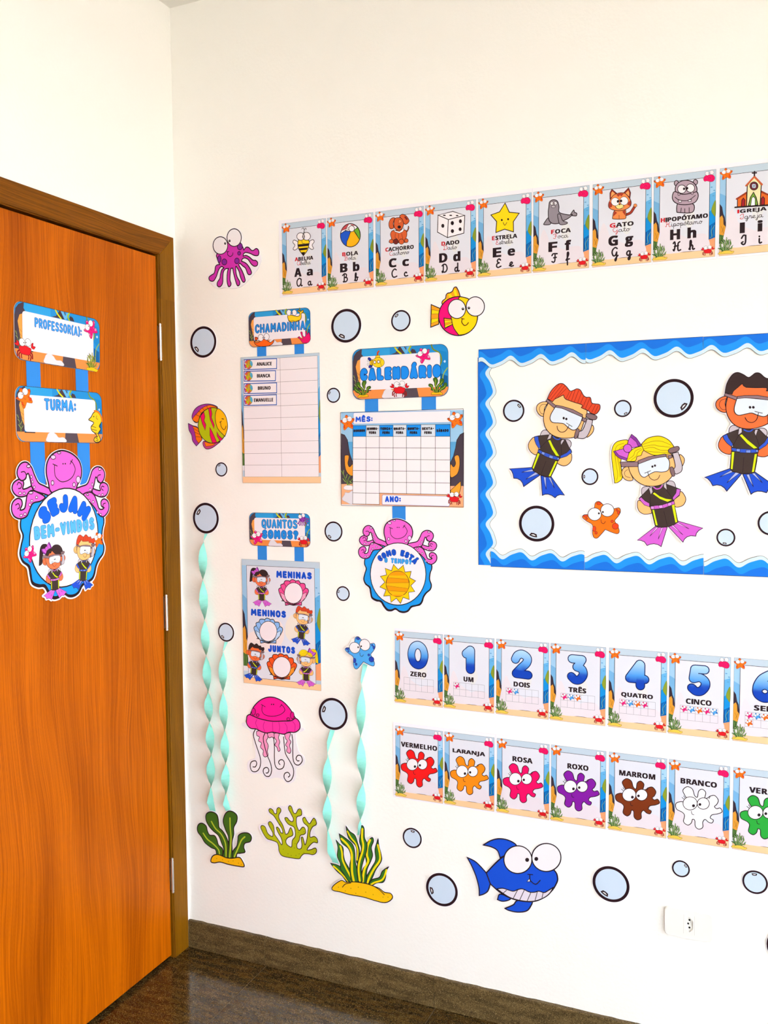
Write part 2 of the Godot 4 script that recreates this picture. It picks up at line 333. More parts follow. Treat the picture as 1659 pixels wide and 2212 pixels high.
		["B", "a838a4", "k", 19, [-575,278,-490,474,-302,600,-37,647,223,606,338,519,-41,483,-282,336,-367,114,-499,133]],
		["B", "ff7a14", "k", 12, [-544,233,-386,383,-198,531,41,611,223,580,320,520,-41,483,-268,336,-361,118,-512,155]],
		["L", "-", "k", 10, [-441,341,-309,293]],
		["L", "-", "k", 10, [-332,448,-228,390]],
		["L", "-", "k", 10, [-198,531,-107,452]],
		["L", "-", "k", 10, [-38,592,12,499]],
		["part", "fin"],
		["B", "c8488a", "k", 19, [-156,-458,-185,-590,-69,-695,142,-660,353,-532,406,-489,145,-529]],
		["P", "ff7a14", "k", 10, [-143,-480,-94,-624,156,-599,249,-530,66,-528]],
		["part", "body"],
		["E", "bcc414", "k", 22, [165,3,522,-12,12,531]],
		["P", "ef1266", "k", 14, [-270,292,-143,416,-104,266,-141,157,-73,24,-108,-140,-209,71]],
		["P", "ef1266", "k", 14, [25,518,117,526,152,346,123,238,223,17,207,-92,83,173]],
		["P", "ef1266", "k", 14, [59,-45,152,-200,227,-355,302,-509,145,-524,59,-286]],
		["P", "ef1266", "k", 14, [304,-182,384,-314,512,-408,420,-472,319,-313]],
		["part", "face"],
		["B", "facec", "k", 19, [351,493,269,321,277,103,363,-117,591,-329,591,-329,680,-124,689,49,630,268,504,423]],
		["L", "-", "k", 24, [499,195,556,181]],
		["S", "-", "k", 19, [451,105,468,-33,557,-132,622,-79,636,-25]],
		["L", "-", "k", 17, [414,88,487,124]],
	],
	"pinkfish": [
		["part", "fin"],
		["B", "ffa51e", "k", 25, [-426,310,-443,372,-408,413,-349,452,-325,549,-278,589,-219,595,-149,633,-113,707,-67,730,-32,711,26,597,60,475,60,475,-103,466,-267,413]],
		["P", "ffdc0a", "-", 0, [-278,556,-207,578,-149,481,-220,448]],
		["P", "ffdc0a", "-", 0, [-125,626,-90,694,-44,636,-15,492,-68,480]],
		["P", "ffdc0a", "-", 0, [-372,416,-331,451,-300,405,-349,370]],
		["part", "fin"],
		["P", "ffa51e", "k", 25, [-752,324,-480,194,-528,59,-541,-204,-768,-272]],
		["P", "ffdc0a", "k", 8, [-735,190,-516,136,-534,65,-747,75]],
		["P", "ffdc0a", "k", 8, [-748,-57,-552,-43,-552,-121,-755,-173]],
		["part", "body"],
		["E", "ff0a78", "k", 27, [0,-33,541,-38,2,507]],
		["B", "ffd60a", "k", 23, [49,470,49,470,13,413,-127,206,-187,-9,-170,-174,-107,-354,21,-531,21,-531,195,-515,368,-428,495,-273,535,-92,519,104,428,284,256,411]],
		["P", "ffa51e", "k", 23, [-393,-55,-175,-97,-164,-240,-365,-331]],
		["P", "ffdc0a", "k", 7, [-375,-122,-176,-135,-176,-168,-370,-193]],
		["P", "ffdc0a", "k", 7, [-364,-249,-164,-202,-164,-235,-362,-309]],
		["part", "eyes"],
		["E", "white", "k", 23, [-31,157,244,-18,1,249,479,182,249,-19,1,249]],
		["E", "k", "-", 0, [138,146,35,-3,0,36,302,158,35,-3,0,36]],
		["E", "white", "-", 0, [140,159,9,-1,0,9,304,172,9,-1,0,9]],
		["part", "mouth"],
		["S", "-", "5a2a10", 23, [127,-107,104,-193,173,-285,242,-273,289,-222]],
		["L", "-", "5a2a10", 20, [92,-102,174,-121]],
	],
	"shark": [
		["part", "fin"],
		["B", "shark", "k", 32, [-837,648,-837,648,-614,810,-378,897,-115,891,82,788,-29,602,-365,377,-365,377,-438,562,-615,635]],
		["part", "fin"],
		["B", "shark", "k", 32, [-1289,228,-1289,228,-1033,139,-750,-105,-750,-105,-640,-387,-640,-387,-706,-595,-826,-706,-952,-768,-952,-768,-960,-554,-1034,-273,-1154,0]],
		["part", "fin"],
		["B", "shark", "k", 32, [-234,-988,-234,-988,-1,-841,116,-703,496,-630,461,-810,347,-948,115,-1022,-117,-1024]],
		["part", "fin"],
		["B", "shark", "k", 29, [-440,-785,-440,-785,-366,-619,-88,-683,-176,-764,-322,-807]],
		["part", "body"],
		["B", "shark", "k", 35, [-750,-105,-750,-105,-497,203,-262,432,87,622,603,566,1083,307,1187,98,1140,-81,1028,-272,831,-480,576,-635,260,-695,-88,-675,-381,-564,-640,-387,-640,-387]],
		["part", "belly"],
		["B", "e4d9e6", "k", 26, [-454,-490,-454,-490,-292,-445,-146,-462,0,-470,145,-393,260,-363,433,-412,575,-391,689,-341,831,-352,944,-273,1078,-163,1078,-163,972,-354,803,-509,547,-641,260,-687,-59,-669,-293,-577]],
		["L", "-", "k", 17, [-190,-484,-278,-574]],
		["L", "-", "k", 17, [116,-413,0,-661]],
		["L", "-", "k", 17, [303,-372,173,-677]],
		["L", "-", "k", 17, [475,-418,375,-668]],
		["L", "-", "k", 17, [647,-372,590,-607]],
		["L", "-", "k", 17, [803,-357,774,-505]],
		["part", "eyes"],
		["E", "white", "k", 29, [122,411,381,66,0,375,886,600,386,66,-1,375]],
		["E", "k", "-", 0, [375,449,52,9,0,55,620,517,51,9,0,54]],
		["part", "mouth"],
		["P", "white", "k", 17, [369,-141,438,-45,461,-125]],
		["S", "-", "k", 26, [447,60,461,-90,604,-170,723,-43]],
		["L", "-", "k", 23, [392,61,524,76]],
	],
	"wreath": [
		["part", "ring"],
		["B", "k", "-", 0, [-731,693,-912,534,-1012,373,-1022,232,-977,108,-1025,-51,-1055,-194,-999,-330,-880,-425,-847,-570,-806,-717,-669,-792,-533,-812,-441,-940,-332,-1043,-197,-1046,-79,-997,38,-1060,171,-1074,304,-1026,404,-912,528,-869,652,-832,726,-743,776,-599,853,-491,967,-386,1000,-255,950,-104,967,64,1016,203,985,339,775,544,613,692,-46,817]],
		["B", "1797ea", "-", 0, [-723,680,-895,526,-983,374,-991,233,-943,109,-991,-50,-1017,-193,-959,-308,-836,-397,-804,-536,-771,-676,-635,-739,-499,-763,-398,-899,-306,-987,-197,-989,-78,-943,38,-1006,171,-1021,280,-981,380,-865,520,-827,627,-787,685,-718,735,-581,817,-465,932,-372,965,-256,917,-106,934,63,984,202,952,337,775,529,613,676,-46,810]],
		["part", "tentacles"],
		["B", "octopink", "k", 26, [-720,922,-857,887,-934,885,-911,972,-941,1026,-1027,1039,-1131,982,-1162,887,-1102,794,-996,753,-858,767,-704,814]],
		["S", "-", "k", 18, [-1054,952,-1019,992,-959,955,-977,900,-1029,890]],
		["B", "octopink", "k", 26, [-281,834,-448,914,-583,973,-667,1103,-734,1241,-835,1320,-955,1302,-1037,1203,-1038,1094,-962,1020,-869,1048,-846,1114,-846,1114,-803,1131,-770,1038,-737,914,-670,838,-467,782,-315,747]],
		["S", "-", "k", 18, [-960,1158,-888,1163,-851,1098,-886,1043]],
		["B", "octopink", "k", 26, [-450,728,-636,823,-755,846,-841,786,-877,660,-912,557,-1007,538,-959,626,-979,707,-1065,728,-1161,667,-1191,556,-1141,444,-1017,392,-876,422,-806,522,-723,634,-553,662]],
		["S", "-", "k", 18, [-1101,622,-1040,642,-1018,585,-1058,557]],
		["B", "octopink", "k", 26, [712,832,826,805,923,793,910,853,940,915,1021,935,1120,889,1145,799,1087,704,987,670,857,689,728,749]],
		["S", "-", "k", 18, [1028,856,972,867,959,821,1004,792]],
		["B", "octopink", "k", 26, [286,835,418,877,582,920,665,1044,731,1167,845,1226,974,1207,1051,1115,1034,1008,956,933,867,955,840,1018,808,1033,761,894,696,786,581,752,368,737]],
		["S", "-", "k", 18, [941,1082,876,1065,851,1003,908,944]],
		["B", "octopink", "k", 26, [483,741,647,772,760,711,824,592,872,472,937,443,1002,461,937,512,941,596,1019,632,1118,586,1150,481,1101,373,985,305,871,347,775,468,645,583,499,665]],
		["S", "-", "k", 18, [1051,554,994,537,989,491,1021,469]],
		["E", "suck", "k", 10, [-744,1077,19,0,0,28,-719,996,17,0,0,28,-686,903,24,1,0,20,-999,813,31,1,0,22,-913,808,27,1,0,20,-640,730,27,1,0,22,-748,677,27,1,0,22,-795,613,26,1,0,28,-991,445,31,1,0,22,-908,463,31,1,0,22,716,908,21,1,0,30,655,818,24,1,0,27,890,708,29,1,0,21,979,711,29,1,0,21,626,623,29,1,0,21,724,591,26,1,0,24,831,394,24,1,0,27,917,351,28,1,0,21]],
		["E", "suck", "k", 13, [-798,1255,41,1,0,25,-764,812,48,1,0,22,925,1184,39,1,0,24,589,729,29,1,0,18]],
		["part", "head"],
		["B", "octopink", "k", 29, [-298,802,-364,971,-404,1140,-377,1311,-275,1437,-107,1509,60,1512,241,1454,389,1343,448,1191,427,1038,336,913,261,803,-13,764]],
		["E", "suck", "k", 13, [-233,1404,57,1,0,37,-91,1479,43,1,0,18,-266,963,34,1,0,40,358,1005,53,1,0,61,250,918,33,1,0,38]],
		["part", "smile"],
		["S", "-", "k", 16, [-210,1268,-211,1145,-178,1053,-62,979,88,991,222,1063,289,1187,240,1294,182,1338]],
		["L", "-", "k", 16, [-246,1286,-143,1251]],
		["L", "-", "k", 16, [165,1281,227,1361]],
		["E", "k", "-", 0, [-4,1288,15,0,0,15,49,1289,15,0,0,15]],
		["part", "plate"],
		["E", "platewhite", "k", 23, [0,0,830,35,7,861]],
	],
	"sun": [
		["part", "rays"],
		["P", "ffcd0a", "k", 16, [-117,534,23,393,174,522,222,331,404,362,362,183,534,106,393,-31,507,-187,326,-219,341,-419,159,-367,82,-542,-42,-401,-203,-526,-226,-341,-421,-366,-351,-183,-537,-114,-383,26,-517,183,-330,231,-371,416,-178,353]],
		["part", "disc"],
		["E", "ffb90c", "k", 16, [0,0,348,16,3,357]],
		["B", "ff9a0a", "-", 0, [-271,217,-271,217,-153,308,3,344,164,321,247,263,263,248,263,248,-3,226]],
		["P", "ff9a0a", "7a4a10", 8, [-297,157,287,141,325,105,336,47,-336,8,-323,91]],
		["P", "ff9a0a", "7a4a10", 8, [-328,-68,326,-119,276,-206,-259,-205,-308,-134]],
		["B", "ff9a0a", "-", 0, [-226,-325,-226,-325,-3,-306,192,-300,192,-300,109,-335,-3,-351,-125,-345]],
	],
	"shell": [
		["part", "shell"],
		["P", "shellc", "k", 21, [-261,-364,-278,-240,-394,-239,256,-201,250,-329,121,-327,-12,-349,-127,-330]],
		["B", "shellc", "k", 21, [-279,-265,-392,-156,-475,40,-455,108,-396,129,-396,129,-404,212,-307,251,-307,251,-267,329,-171,343,-114,330,-114,330,-56,375,20,372,77,342,77,342,172,357,227,286,227,286,359,277,386,164,386,164,460,135,472,54,371,-119,256,-226,-12,-329]],
		["P", "shelld", "k", 13, [-418,-7,-275,-64,-221,-261,-12,-312,-279,-265,-383,-155]],
		["P", "shelld", "k", 13, [412,50,269,-26,218,-212,-12,-320,256,-235,390,-101]],
		["L", "-", "k", 13, [-377,113,-302,1]],
		["L", "-", "k", 13, [-288,252,-213,141]],
		["L", "-", "k", 13, [-114,330,-96,256]],
		["L", "-", "k", 13, [77,339,66,275]],
		["L", "-", "k", 13, [227,277,188,200]],
		["L", "-", "k", 13, [380,155,299,75]],
		["E", "shellwhite", "k", 16, [0,0,290,20,5,293]],
	],
	"splat": [
		["part", "splash"],
		["B", "paint", "k", 19, [-387,408,-285,508,-163,464,-108,309,-41,278,-14,429,68,494,154,424,135,288,202,291,256,344,363,377,449,276,417,164,363,98,417,52,497,82,542,-6,444,-73,310,-119,270,-205,342,-248,310,-325,230,-318,149,-262,95,-337,95,-472,0,-532,-81,-471,-95,-324,-149,-305,-177,-403,-259,-470,-360,-403,-341,-237,-396,-163,-533,-100,-552,33,-450,101,-340,116,-299,203,-354,304]],
		["part", "eyes"],
		["E", "white", "k", 16, [-212,93,169,23,0,168,100,135,143,19,0,145]],
		["E", "k", "-", 0, [-130,44,35,5,0,38,22,100,32,4,0,35]],
		["S", "-", "k", 14, [-177,-105,-163,-171,-117,-181]],
		["L", "-", "k", 14, [-362,181,-406,216]],
		["L", "-", "k", 14, [-335,217,-368,261]],
		["L", "-", "k", 14, [235,279,256,330]],
	],
	"bee": [
		["B", "white", "k", 17, [-168,-9,-298,70,-345,9,-276,-78,-333,-178,-263,-214,-164,-142]],
		["B", "white", "k", 17, [176,-18,303,40,350,-23,286,-108,333,-205,269,-230,174,-149]],
		["B", "f4cf10", "k", 20, [-167,44,-120,92,167,35,180,-97,133,-251,9,-389,9,-389,-125,-225,-178,-88]],
		["P", "k", "-", 0, [-172,-62,181,-53,177,-123,-158,-132]],
		["P", "k", "-", 0, [-149,-175,152,-168,121,-228,-123,-236]],
		["P", "k", "-", 0, [-59,-290,71,-292,9,-389]],
		["S", "-", "k", 14, [-12,212,20,314,-18,389,-64,355]],
		["S", "-", "k", 14, [34,207,20,314,67,380,87,333]],
		["E", "white", "k", 17, [-89,154,125,-13,2,105,99,148,127,-13,2,110]],
		["E", "k", "-", 0, [-28,140,15,-2,0,18,33,139,15,-2,0,18]],
		["S", "-", "k", 11, [-45,31,-31,-36,36,-46]],
	],
	"ball": [
		["E", "white", "k", 25, [0,0,305,-32,4,314]],
		["P", "1f55c8", "k", 16, [-306,61,-304,-9,-290,-76,-261,-141,-221,-197,-172,-246,-114,-282,-104,-162,-53,-64,7,105,-167,136]],
		["P", "f4b410", "k", 16, [-114,-282,-33,-309,48,-314,124,-299,194,-259,249,-203,285,-133,180,14,109,112,7,105,-53,-64,-104,-162]],
		["P", "6fae30", "k", 16, [285,-133,300,-78,303,-19,295,38,279,96,253,150,216,198,103,120,174,36]],
		["P", "c44a52", "k", 16, [-48,314,-101,307,-148,289,-192,260,-230,226,-263,185,-287,139,-35,218,-50,162,-167,139]],
		["P", "d87a80", "k", 16, [165,247,136,266,108,282,79,295,50,306,18,312,-11,315,67,242,-6,255]],
		["E", "white", "k", 16, [37,176,87,-9,1,82]],
	],
	"dog": [
		["B", "d8602f", "k", 15, [208,-52,252,-17,269,71,285,19,252,-57,208,-92]],
		["B", "d8602f", "k", 15, [-188,-20,-233,-105,-201,-219,-234,-276,-235,-316,227,-343,206,-261,234,-145,208,-42,88,-9,-77,-12]],
		["E", "d8602f", "k", 13, [-201,-289,64,-7,0,52,222,-298,55,-6,0,52]],
		["E", "7a2a22", "k", 13, [-74,-302,72,-7,1,68]],
		["E", "d8602f", "k", 13, [85,-314,71,-7,1,68]],
		["L", "-", "k", 9, [-89,-90,-101,-189,-46,-235]],
		["L", "-", "k", 9, [-1,-110,4,-230]],
		["L", "-", "k", 9, [87,-109,119,-242]],
		["P", "white", "k", 10, [-143,15,-88,-21,22,-52,143,34,148,-6,120,-63,21,-97,-111,-48]],
		["B", "d8602f", "k", 15, [-119,283,-142,155,-121,53,-44,-5,55,-6,121,67,133,185,79,280,-30,308]],
		["B", "d8602f", "k", 15, [-119,303,-185,315,-252,268,-286,171,-265,69,-220,34,-143,55,-164,158,-141,245]],
		["B", "d8602f", "k", 15, [14,328,69,381,135,374,211,325,281,228,275,169,209,122,144,144,90,259]],
		["P", "7a2a22", "-", 0, [140,314,189,328,254,241,210,226]],
		["P", "ee8a52", "k", 8, [-9,241,35,256,90,200,-10,151]],
		["E", "k", "-", 0, [12,64,48,-5,0,40]],
	],
	"dice": [
		["P", "white", "k", 20, [-366,269,40,332,370,205,-76,132]],
		["P", "white", "k", 20, [-366,269,-76,132,-87,-326,-369,-167]],
		["P", "white", "k", 20, [-76,132,370,205,362,-244,-87,-326]],
		["E", "k", "-", 0, [-191,249,42,-5,0,16,-14,235,41,-5,0,16,163,215,38,-4,0,16,-225,-17,42,-5,0,50,36,34,44,-5,0,52,256,65,41,-5,0,49,46,-170,44,-5,0,49,255,-137,41,-4,0,46]],
	],
	"goldstar": [
		["P", "ffd60f", "k", 22, [-8,423,112,180,376,136,229,-66,243,-326,5,-241,-229,-310,-220,-29,-381,150,-149,210]],
		["E", "k", "-", 0, [-81,-2,25,-3,0,27,87,6,25,-3,0,27]],
		["S", "-", "k", 14, [-42,-68,5,-142,56,-73]],
	],
	"seal": [
		["B", "8f868f", "k", 21, [293,-60,371,56,398,1,456,-32,446,-95,345,-84]],
		["B", "8f868f", "k", 21, [-282,-86,-390,-213,-395,-259,-254,-267,-209,-212]],
		["B", "8f868f", "k", 21, [-269,319,-175,365,-68,321,-19,185,0,26,240,-54,345,-53,240,-144,107,-200,1,-253,-160,-249,-268,-153,-295,34,-288,190]],
		["B", "8f868f", "k", 18, [-40,-21,27,-29,94,-188,219,-246,187,-287,27,-282,-26,-141]],
		["E", "white", "k", 11, [-207,272,40,-5,0,42,-113,269,40,-5,0,42]],
		["E", "k", "-", 0, [-193,265,11,-1,0,13,-126,265,11,-1,0,13]],
		["E", "c8c0c8", "k", 11, [-166,186,54,-6,0,26]],
	],
	"cat": [
		["S", "-", "k", 65, [117,-255,231,-216,293,-129,334,-60]],
		["S", "-", "ab3a2a", 42, [117,-255,231,-216,293,-129,334,-60]],
		["E", "f08a4a", "k", 9, [336,-55,39,-5,0,38]],
		["B", "f08a4a", "k", 14, [-146,-141,-177,-274,-172,-323,-71,-341,13,-347,122,-340,132,-268,105,-117,-31,-91]],
		["P", "ab3a2a", "-", 0, [-141,-141,-78,-191,-146,-257,-167,-255]],
		["P", "ab3a2a", "-", 0, [105,-138,43,-173,117,-276]],
		["L", "-", "k", 9, [-30,-249,-24,-334]],
		["P", "8e2a20", "k", 11, [-259,136,-265,285,-223,369,-107,265,-180,190]],
		["P", "8e2a20", "k", 11, [208,122,218,246,165,368,51,256,114,186]],
		["P", "f5a25c", "-", 0, [-238,176,-233,281,-207,320,-138,248]],
		["P", "f5a25c", "-", 0, [187,166,186,250,160,311,93,241]],
		["B", "f08a4a", "k", 14, [-253,114,-285,34,-274,-52,-199,-108,-52,-147,95,-137,209,-77,240,13,198,123,93,241,-33,267,-180,222]],
		["P", "ab3a2a", "-", 0, [-117,235,-33,265,61,245,9,177,-27,213,-64,176]],
		["P", "ab3a2a", "-", 0, [-269,95,-200,24,-200,-40,-263,-74,-285,13]],
		["P", "ab3a2a", "-", 0, [219,68,157,23,157,-29,220,-57,240,13]],
		["E", "f5dc8c", "k", 8, [-26,-50,100,-12,0,58]],
		["S", "-", "k", 9, [-126,-38,-73,-97,11,-101,74,-40]],
		["E", "white", "k", 9, [-132,68,95,-11,-1,95,73,70,96,-12,-1,97]],
		["E", "k", "-", 0, [-69,71,27,-3,0,32,5,76,27,-3,0,32]],
		["E", "k", "-", 0, [-26,-7,17,-2,0,13]],
	],
	"hippo": [
		["B", "b59cab", "k", 20, [-159,-133,-174,-309,-120,-345,175,-362,198,-188,1,-127]],
		["L", "-", "k", 15, [-76,-244,-83,-332]],
		["L", "-", "k", 15, [3,-266,8,-355]],
		["L", "-", "k", 15, [100,-252,106,-361]],
		["E", "b59cab", "k", 17, [-212,335,49,-6,-1,61,212,321,49,-6,-1,60]],
		["E", "b59cab", "k", 20, [11,175,245,-31,-2,207]],
		["B", "b59cab", "k", 20, [-289,22,-248,144,-74,72,122,73,255,95,288,-22,221,-140,51,-178,-122,-155,-246,-84]],
		["E", "white", "k", 15, [-85,187,94,-12,-1,96,108,194,93,-12,-1,96]],
		["E", "k", "-", 0, [-34,191,25,-3,0,30,35,198,25,-3,0,30]],
		["P", "white", "k", 12, [-152,-58,-78,-74,-78,-110,-142,-104]],
		["P", "white", "k", 12, [69,-77,140,-67,143,-106,75,-113]],
		["S", "-", "k", 15, [-227,15,-122,-61,74,-80,225,18]],
		["E", "b59cab", "k", 10, [-143,76,27,-3,0,30,153,75,27,-3,0,30]],
	],
	"church": [
		["P", "e06a24", "k", 17, [-319,-129,-140,-20,-129,-292,-312,-296]],
		["P", "e06a24", "k", 17, [141,7,332,-109,323,-297,141,-307]],
		["L", "-", "9a3a20", 34, [-338,-127,-137,-3]],
		["L", "-", "9a3a20", 34, [142,-13,336,-115]],
		["P", "f0dfae", "k", 19, [-135,140,-4,308,144,124,139,-312,-129,-295]],
		["L", "-", "c8603a", 38, [-158,138,-4,312,156,133]],
		["P", "7aa83a", "k", 17, [-94,-292,-61,-116,-4,-12,55,-130,97,-289]],
		["P", "white", "k", 12, [-47,-295,-33,-131,4,-104,37,-152,43,-293]],
		["P", "a8202a", "k", 14, [-234,-292,-229,-157,-201,-118,-166,-165,-164,-296]],
		["P", "a8202a", "k", 14, [162,-295,160,-155,189,-121,222,-162,226,-293]],
		["E", "7a2a34", "k", 17, [-2,116,79,-10,-1,84]],
		["E", "cfd8ea", "k", 12, [-2,116,47,-6,-1,52]],
		["L", "-", "k", 10, [-2,167,-1,64]],
		["L", "-", "k", 10, [-48,119,45,112]],
		["L", "-", "k", 29, [-359,-302,355,-313]],
		["L", "-", "k", 29, [-6,418,-4,332]],
		["L", "-", "k", 29, [-45,391,34,388]],
	],
	"submarine": [
		["S", "-", "cc4a20", 49, [-1,185,2,239,36,278]],
		["B", "2d2f9a", "k", 9, [-302,105,-256,123,-196,72,-227,25,-280,49]],
		["B", "2d2f9a", "k", 9, [-282,-137,-243,-90,-168,-122,-206,-161,-260,-168]],
		["P", "f5c81e", "k", 9, [-158,66,-242,12,-243,-77,-160,-112]],
		["E", "white", "k", 7, [-295,29,27,-1,0,30,-297,-67,27,-1,0,30]],
		["P", "f5cd28", "k", 9, [-82,86,-51,167,62,168,76,92]],
		["E", "f8d21e", "k", 10, [18,-31,184,-9,1,137]],
		["S", "-", "k", 9, [114,69,83,-32,119,-136]],
		["S", "-", "k", 9, [-158,70,-189,-18,-160,-115]],
		["E", "white", "7a4a20", 17, [-91,-16,39,-2,0,41,26,-12,39,-2,0,41]],
	],
	"whale": [
		["B", "ffcd1e", "k", 15, [-197,38,-108,49,0,18,82,0,143,19,153,89,100,128,108,157,178,117,246,149,256,102,198,57,199,-26,148,-105,-2,-138,-138,-123,-185,-58]],
		["S", "-", "k", 10, [-179,-76,-124,-109,-56,-96,25,-120,134,-98]],
		["E", "white", "6a6a80", 13, [-162,112,68,-5,1,73,-2,100,68,-5,1,73]],
		["E", "k", "-", 0, [-110,100,12,-1,0,12,-60,96,12,-1,0,12]],
	],
	"manta": [
		["B", "e0501e", "k", 13, [-283,95,-268,139,-192,114,-208,55,-267,46]],
		["B", "ff6414", "k", 16, [-310,16,-226,-25,-113,7,-27,62,43,57,140,4,223,-37,325,22,310,-43,222,-112,54,-138,-157,-120,-269,-65]],
		["E", "white", "6a5060", 13, [-92,108,87,-5,2,94,94,124,87,-5,2,93]],
		["E", "k", "-", 0, [-30,104,14,-1,0,13,33,106,14,-1,0,13]],
	],
	"pinkcoral": [
		["B", "e6126a", "k", 10, [-223,14,-163,-31,-110,-94,-56,-146,79,-148,147,-97,171,-22,143,85,110,134,69,78,50,168,16,152,28,57,-20,19,-67,63,-85,153,-136,150,-101,42,-61,-20,-115,-22,-175,40,-196,30]],
	],
	"seahorse": [
		["B", "f7c81e", "k", 24, [-266,184,-172,255,-84,364,44,399,182,298,218,143,128,23,182,-53,84,-173,145,-288,150,-370,12,-411,-90,-360,-44,-272,46,-261,-35,-175,-158,-101,-188,-5,-80,104,-217,157]],
		["S", "-", "f07818", 52, [-40,415,100,392,209,279,234,163]],
		["S", "-", "k", 17, [-12,-311,58,-319,56,-368,-14,-359]],
		["S", "-", "k", 14, [40,292,23,233,78,197]],
		["L", "-", "k", 14, [-153,15,-1,-19]],
		["L", "-", "k", 14, [-156,-62,24,-96]],
		["L", "-", "k", 14, [-62,-157,64,-173]],
		["E", "k", "-", 0, [-74,268,20,1,1,17]],
	],
	"calside": [
		["part", "border_print"],
		["P", "9cc9ea", "-", 0, [-1824,1293,1796,1241,1782,615,1777,-749,1400,-772,-1479,-712,-1850,-713]],
		["P", "5aa7dc", "-", 0, [-1621,459,-1465,457,-1472,-150,-1572,131]],
		["P", "5aa7dc", "-", 0, [1406,411,1582,408,1498,31,1403,-169]],
		["P", "4a3f4b", "k", 14, [-1827,685,-1723,648,-1633,506,-1597,272,-1572,131,-1484,-104,-1472,-150,-1479,-736,-1845,-737]],
		["P", "4a3f4b", "k", 14, [1787,644,1689,595,1594,452,1558,253,1498,31,1415,-135,1412,-772,1777,-771]],
		["P", "f9b183", "-", 0, [-1850,-725,-1479,-724,1400,-768,1777,-767,1774,-1346,-1857,-1294]],
		["B", "ef9d33", "k", 14, [-1730,39,-1677,85,-1599,73,-1600,-9,-1628,-150,-1577,-244,-1472,-174,-1476,-478,-1606,-454,-1708,-290]],
		["B", "ef9d33", "k", 14, [1414,-191,1497,-259,1556,-170,1522,-14,1569,48,1651,30,1674,-170,1638,-370,1566,-482,1413,-526]],
		["P", "e8a030", "k", 14, [1411,-884,1695,-638,1706,-794,1635,-1039,1410,-1041]],
		["S", "-", "6d8f3a", 24, [-1636,-783,-1712,-572,-1827,-360]],
		["S", "-", "6d8f3a", 24, [-1623,-783,-1634,-619,-1554,-478]],
		["S", "-", "6d8f3a", 24, [-1610,-783,-1543,-642,-1482,-572]],
		["S", "-", "a0b45a", 17, [-1713,-666,-1790,-572]],
		["S", "-", "a0b45a", 17, [-1685,-548,-1658,-454]],
		["S", "-", "a0b45a", 17, [-1776,-454,-1761,-337]],
		["S", "-", "a0b45a", 17, [-1582,-642,-1492,-712]],
		["B", "efe9ee", "b0a8b4", 10, [-1768,-854,-1741,-784,-1636,-760,-1492,-783,-1486,-877,-1663,-889]],
		["B", "e2dde6", "b0a8b4", 10, [-1824,-1150,-1743,-1019,-1717,-960,-1612,-971,-1486,-924,-1491,-1276,-1694,-1231]],
		["part", "calendar_grid"],
		["B", "f1ecf2", "6f9fd8", 12, [-1416,1263,-1416,1263,1386,1236,1386,1236,1417,1211,1420,955,1420,955,1396,923,1396,923,-1407,944,-1407,944,-1446,968,-1446,968,-1442,1236,-1442,1236]],
		["P", "white", "k", 12, [-1459,904,1408,873,1399,-1001,-668,-970,-671,-1285,-1491,-1283]],
		["P", "168eea", "k", 10, [-1459,904,-1053,901,-1056,594,-1463,601]],
		["P", "d8dfea", "k", 10, [-1053,901,-649,897,-652,586,-1056,594]],
		["P", "168eea", "k", 10, [-649,897,-241,894,-243,581,-652,586]],
		["P", "d8dfea", "k", 10, [-241,894,155,889,153,574,-243,581]],
		["P", "168eea", "k", 10, [155,889,575,884,573,569,153,574]],
		["P", "d8dfea", "k", 10, [575,884,992,879,990,561,573,569]],
		["P", "168eea", "k", 10, [992,879,1408,873,1406,553,990,561]],
		["L", "-", "k", 10, [-1472,286,1405,242]],
		["L", "-", "k", 10, [-1476,-29,1403,-71]],
		["L", "-", "k", 10, [-1479,-345,1402,-383]],
		["L", "-", "k", 10, [-1483,-659,1400,-692]],
		["L", "-", "k", 10, [-1487,-971,-668,-977]],
		["L", "-", "k", 10, [-1056,594,-1087,-1283]],
		["L", "-", "k", 10, [-652,586,-668,-970]],
		["L", "-", "k", 10, [-243,581,-260,-981]],
		["L", "-", "k", 10, [153,574,143,-987]],
		["L", "-", "k", 10, [573,569,555,-993]],
		["L", "-", "k", 10, [990,561,981,-997]],
		["B", "f1ecf2", "7a7ab0", 12, [-559,-1018,-559,-1018,1363,-1042,1363,-1042,1386,-1068,1385,-1277,1385,-1277,1361,-1311,1361,-1311,-557,-1288,-557,-1288,-587,-1266,-585,-1046,-585,-1046]],
	],
}

const INK := {
	"k": "281a1e", "white": "f3edf1", "suit": "40322f", "lime": "d6e612", "glass": "dde6f2", "skin": "fbbd78", "hair": "e04a2a", "hairline": "7c1f16",
	"trim": "2f55cc", "trim2": "7b97e4", "fin": "1f4fcf", "finlight": "a9b4e6", "bow": "d05fd0", "bowdark": "8a359f",
	"body": "fb7414", "spot": "ee4318", "red": "dd1c22", "darkred": "8c1c1c", "pink": "ee1562", "darkpink": "a3083f",
	"leaf": "36742a", "leafstripe": "f1dd12", "sand": "fbc414", "kelp": "406b1f", "lime2": "b9cc33", "octo": "d034b0", "octospot": "85229a",
	"facec": "ffbe12", "shark": "1a50d2", "octopink": "ef62cf", "suck": "f7c3ec", "platewhite": "f1ebf1", "paint": "f01818",
	"shellc": "ee4f96", "shelld": "f7a0c4", "shellwhite": "f1e6ec",
}
const BOY_DARK := {"skin": "f0703a", "hair": "3a2a28", "hairline": "3a2a28"}
const GIRL_BLOND := {"hair": "fbd712", "hairline": "8a6a10", "trim": "cf62cf", "trim2": "e493e6", "fin": "d45fd2", "finlight": "e9a6e8"}
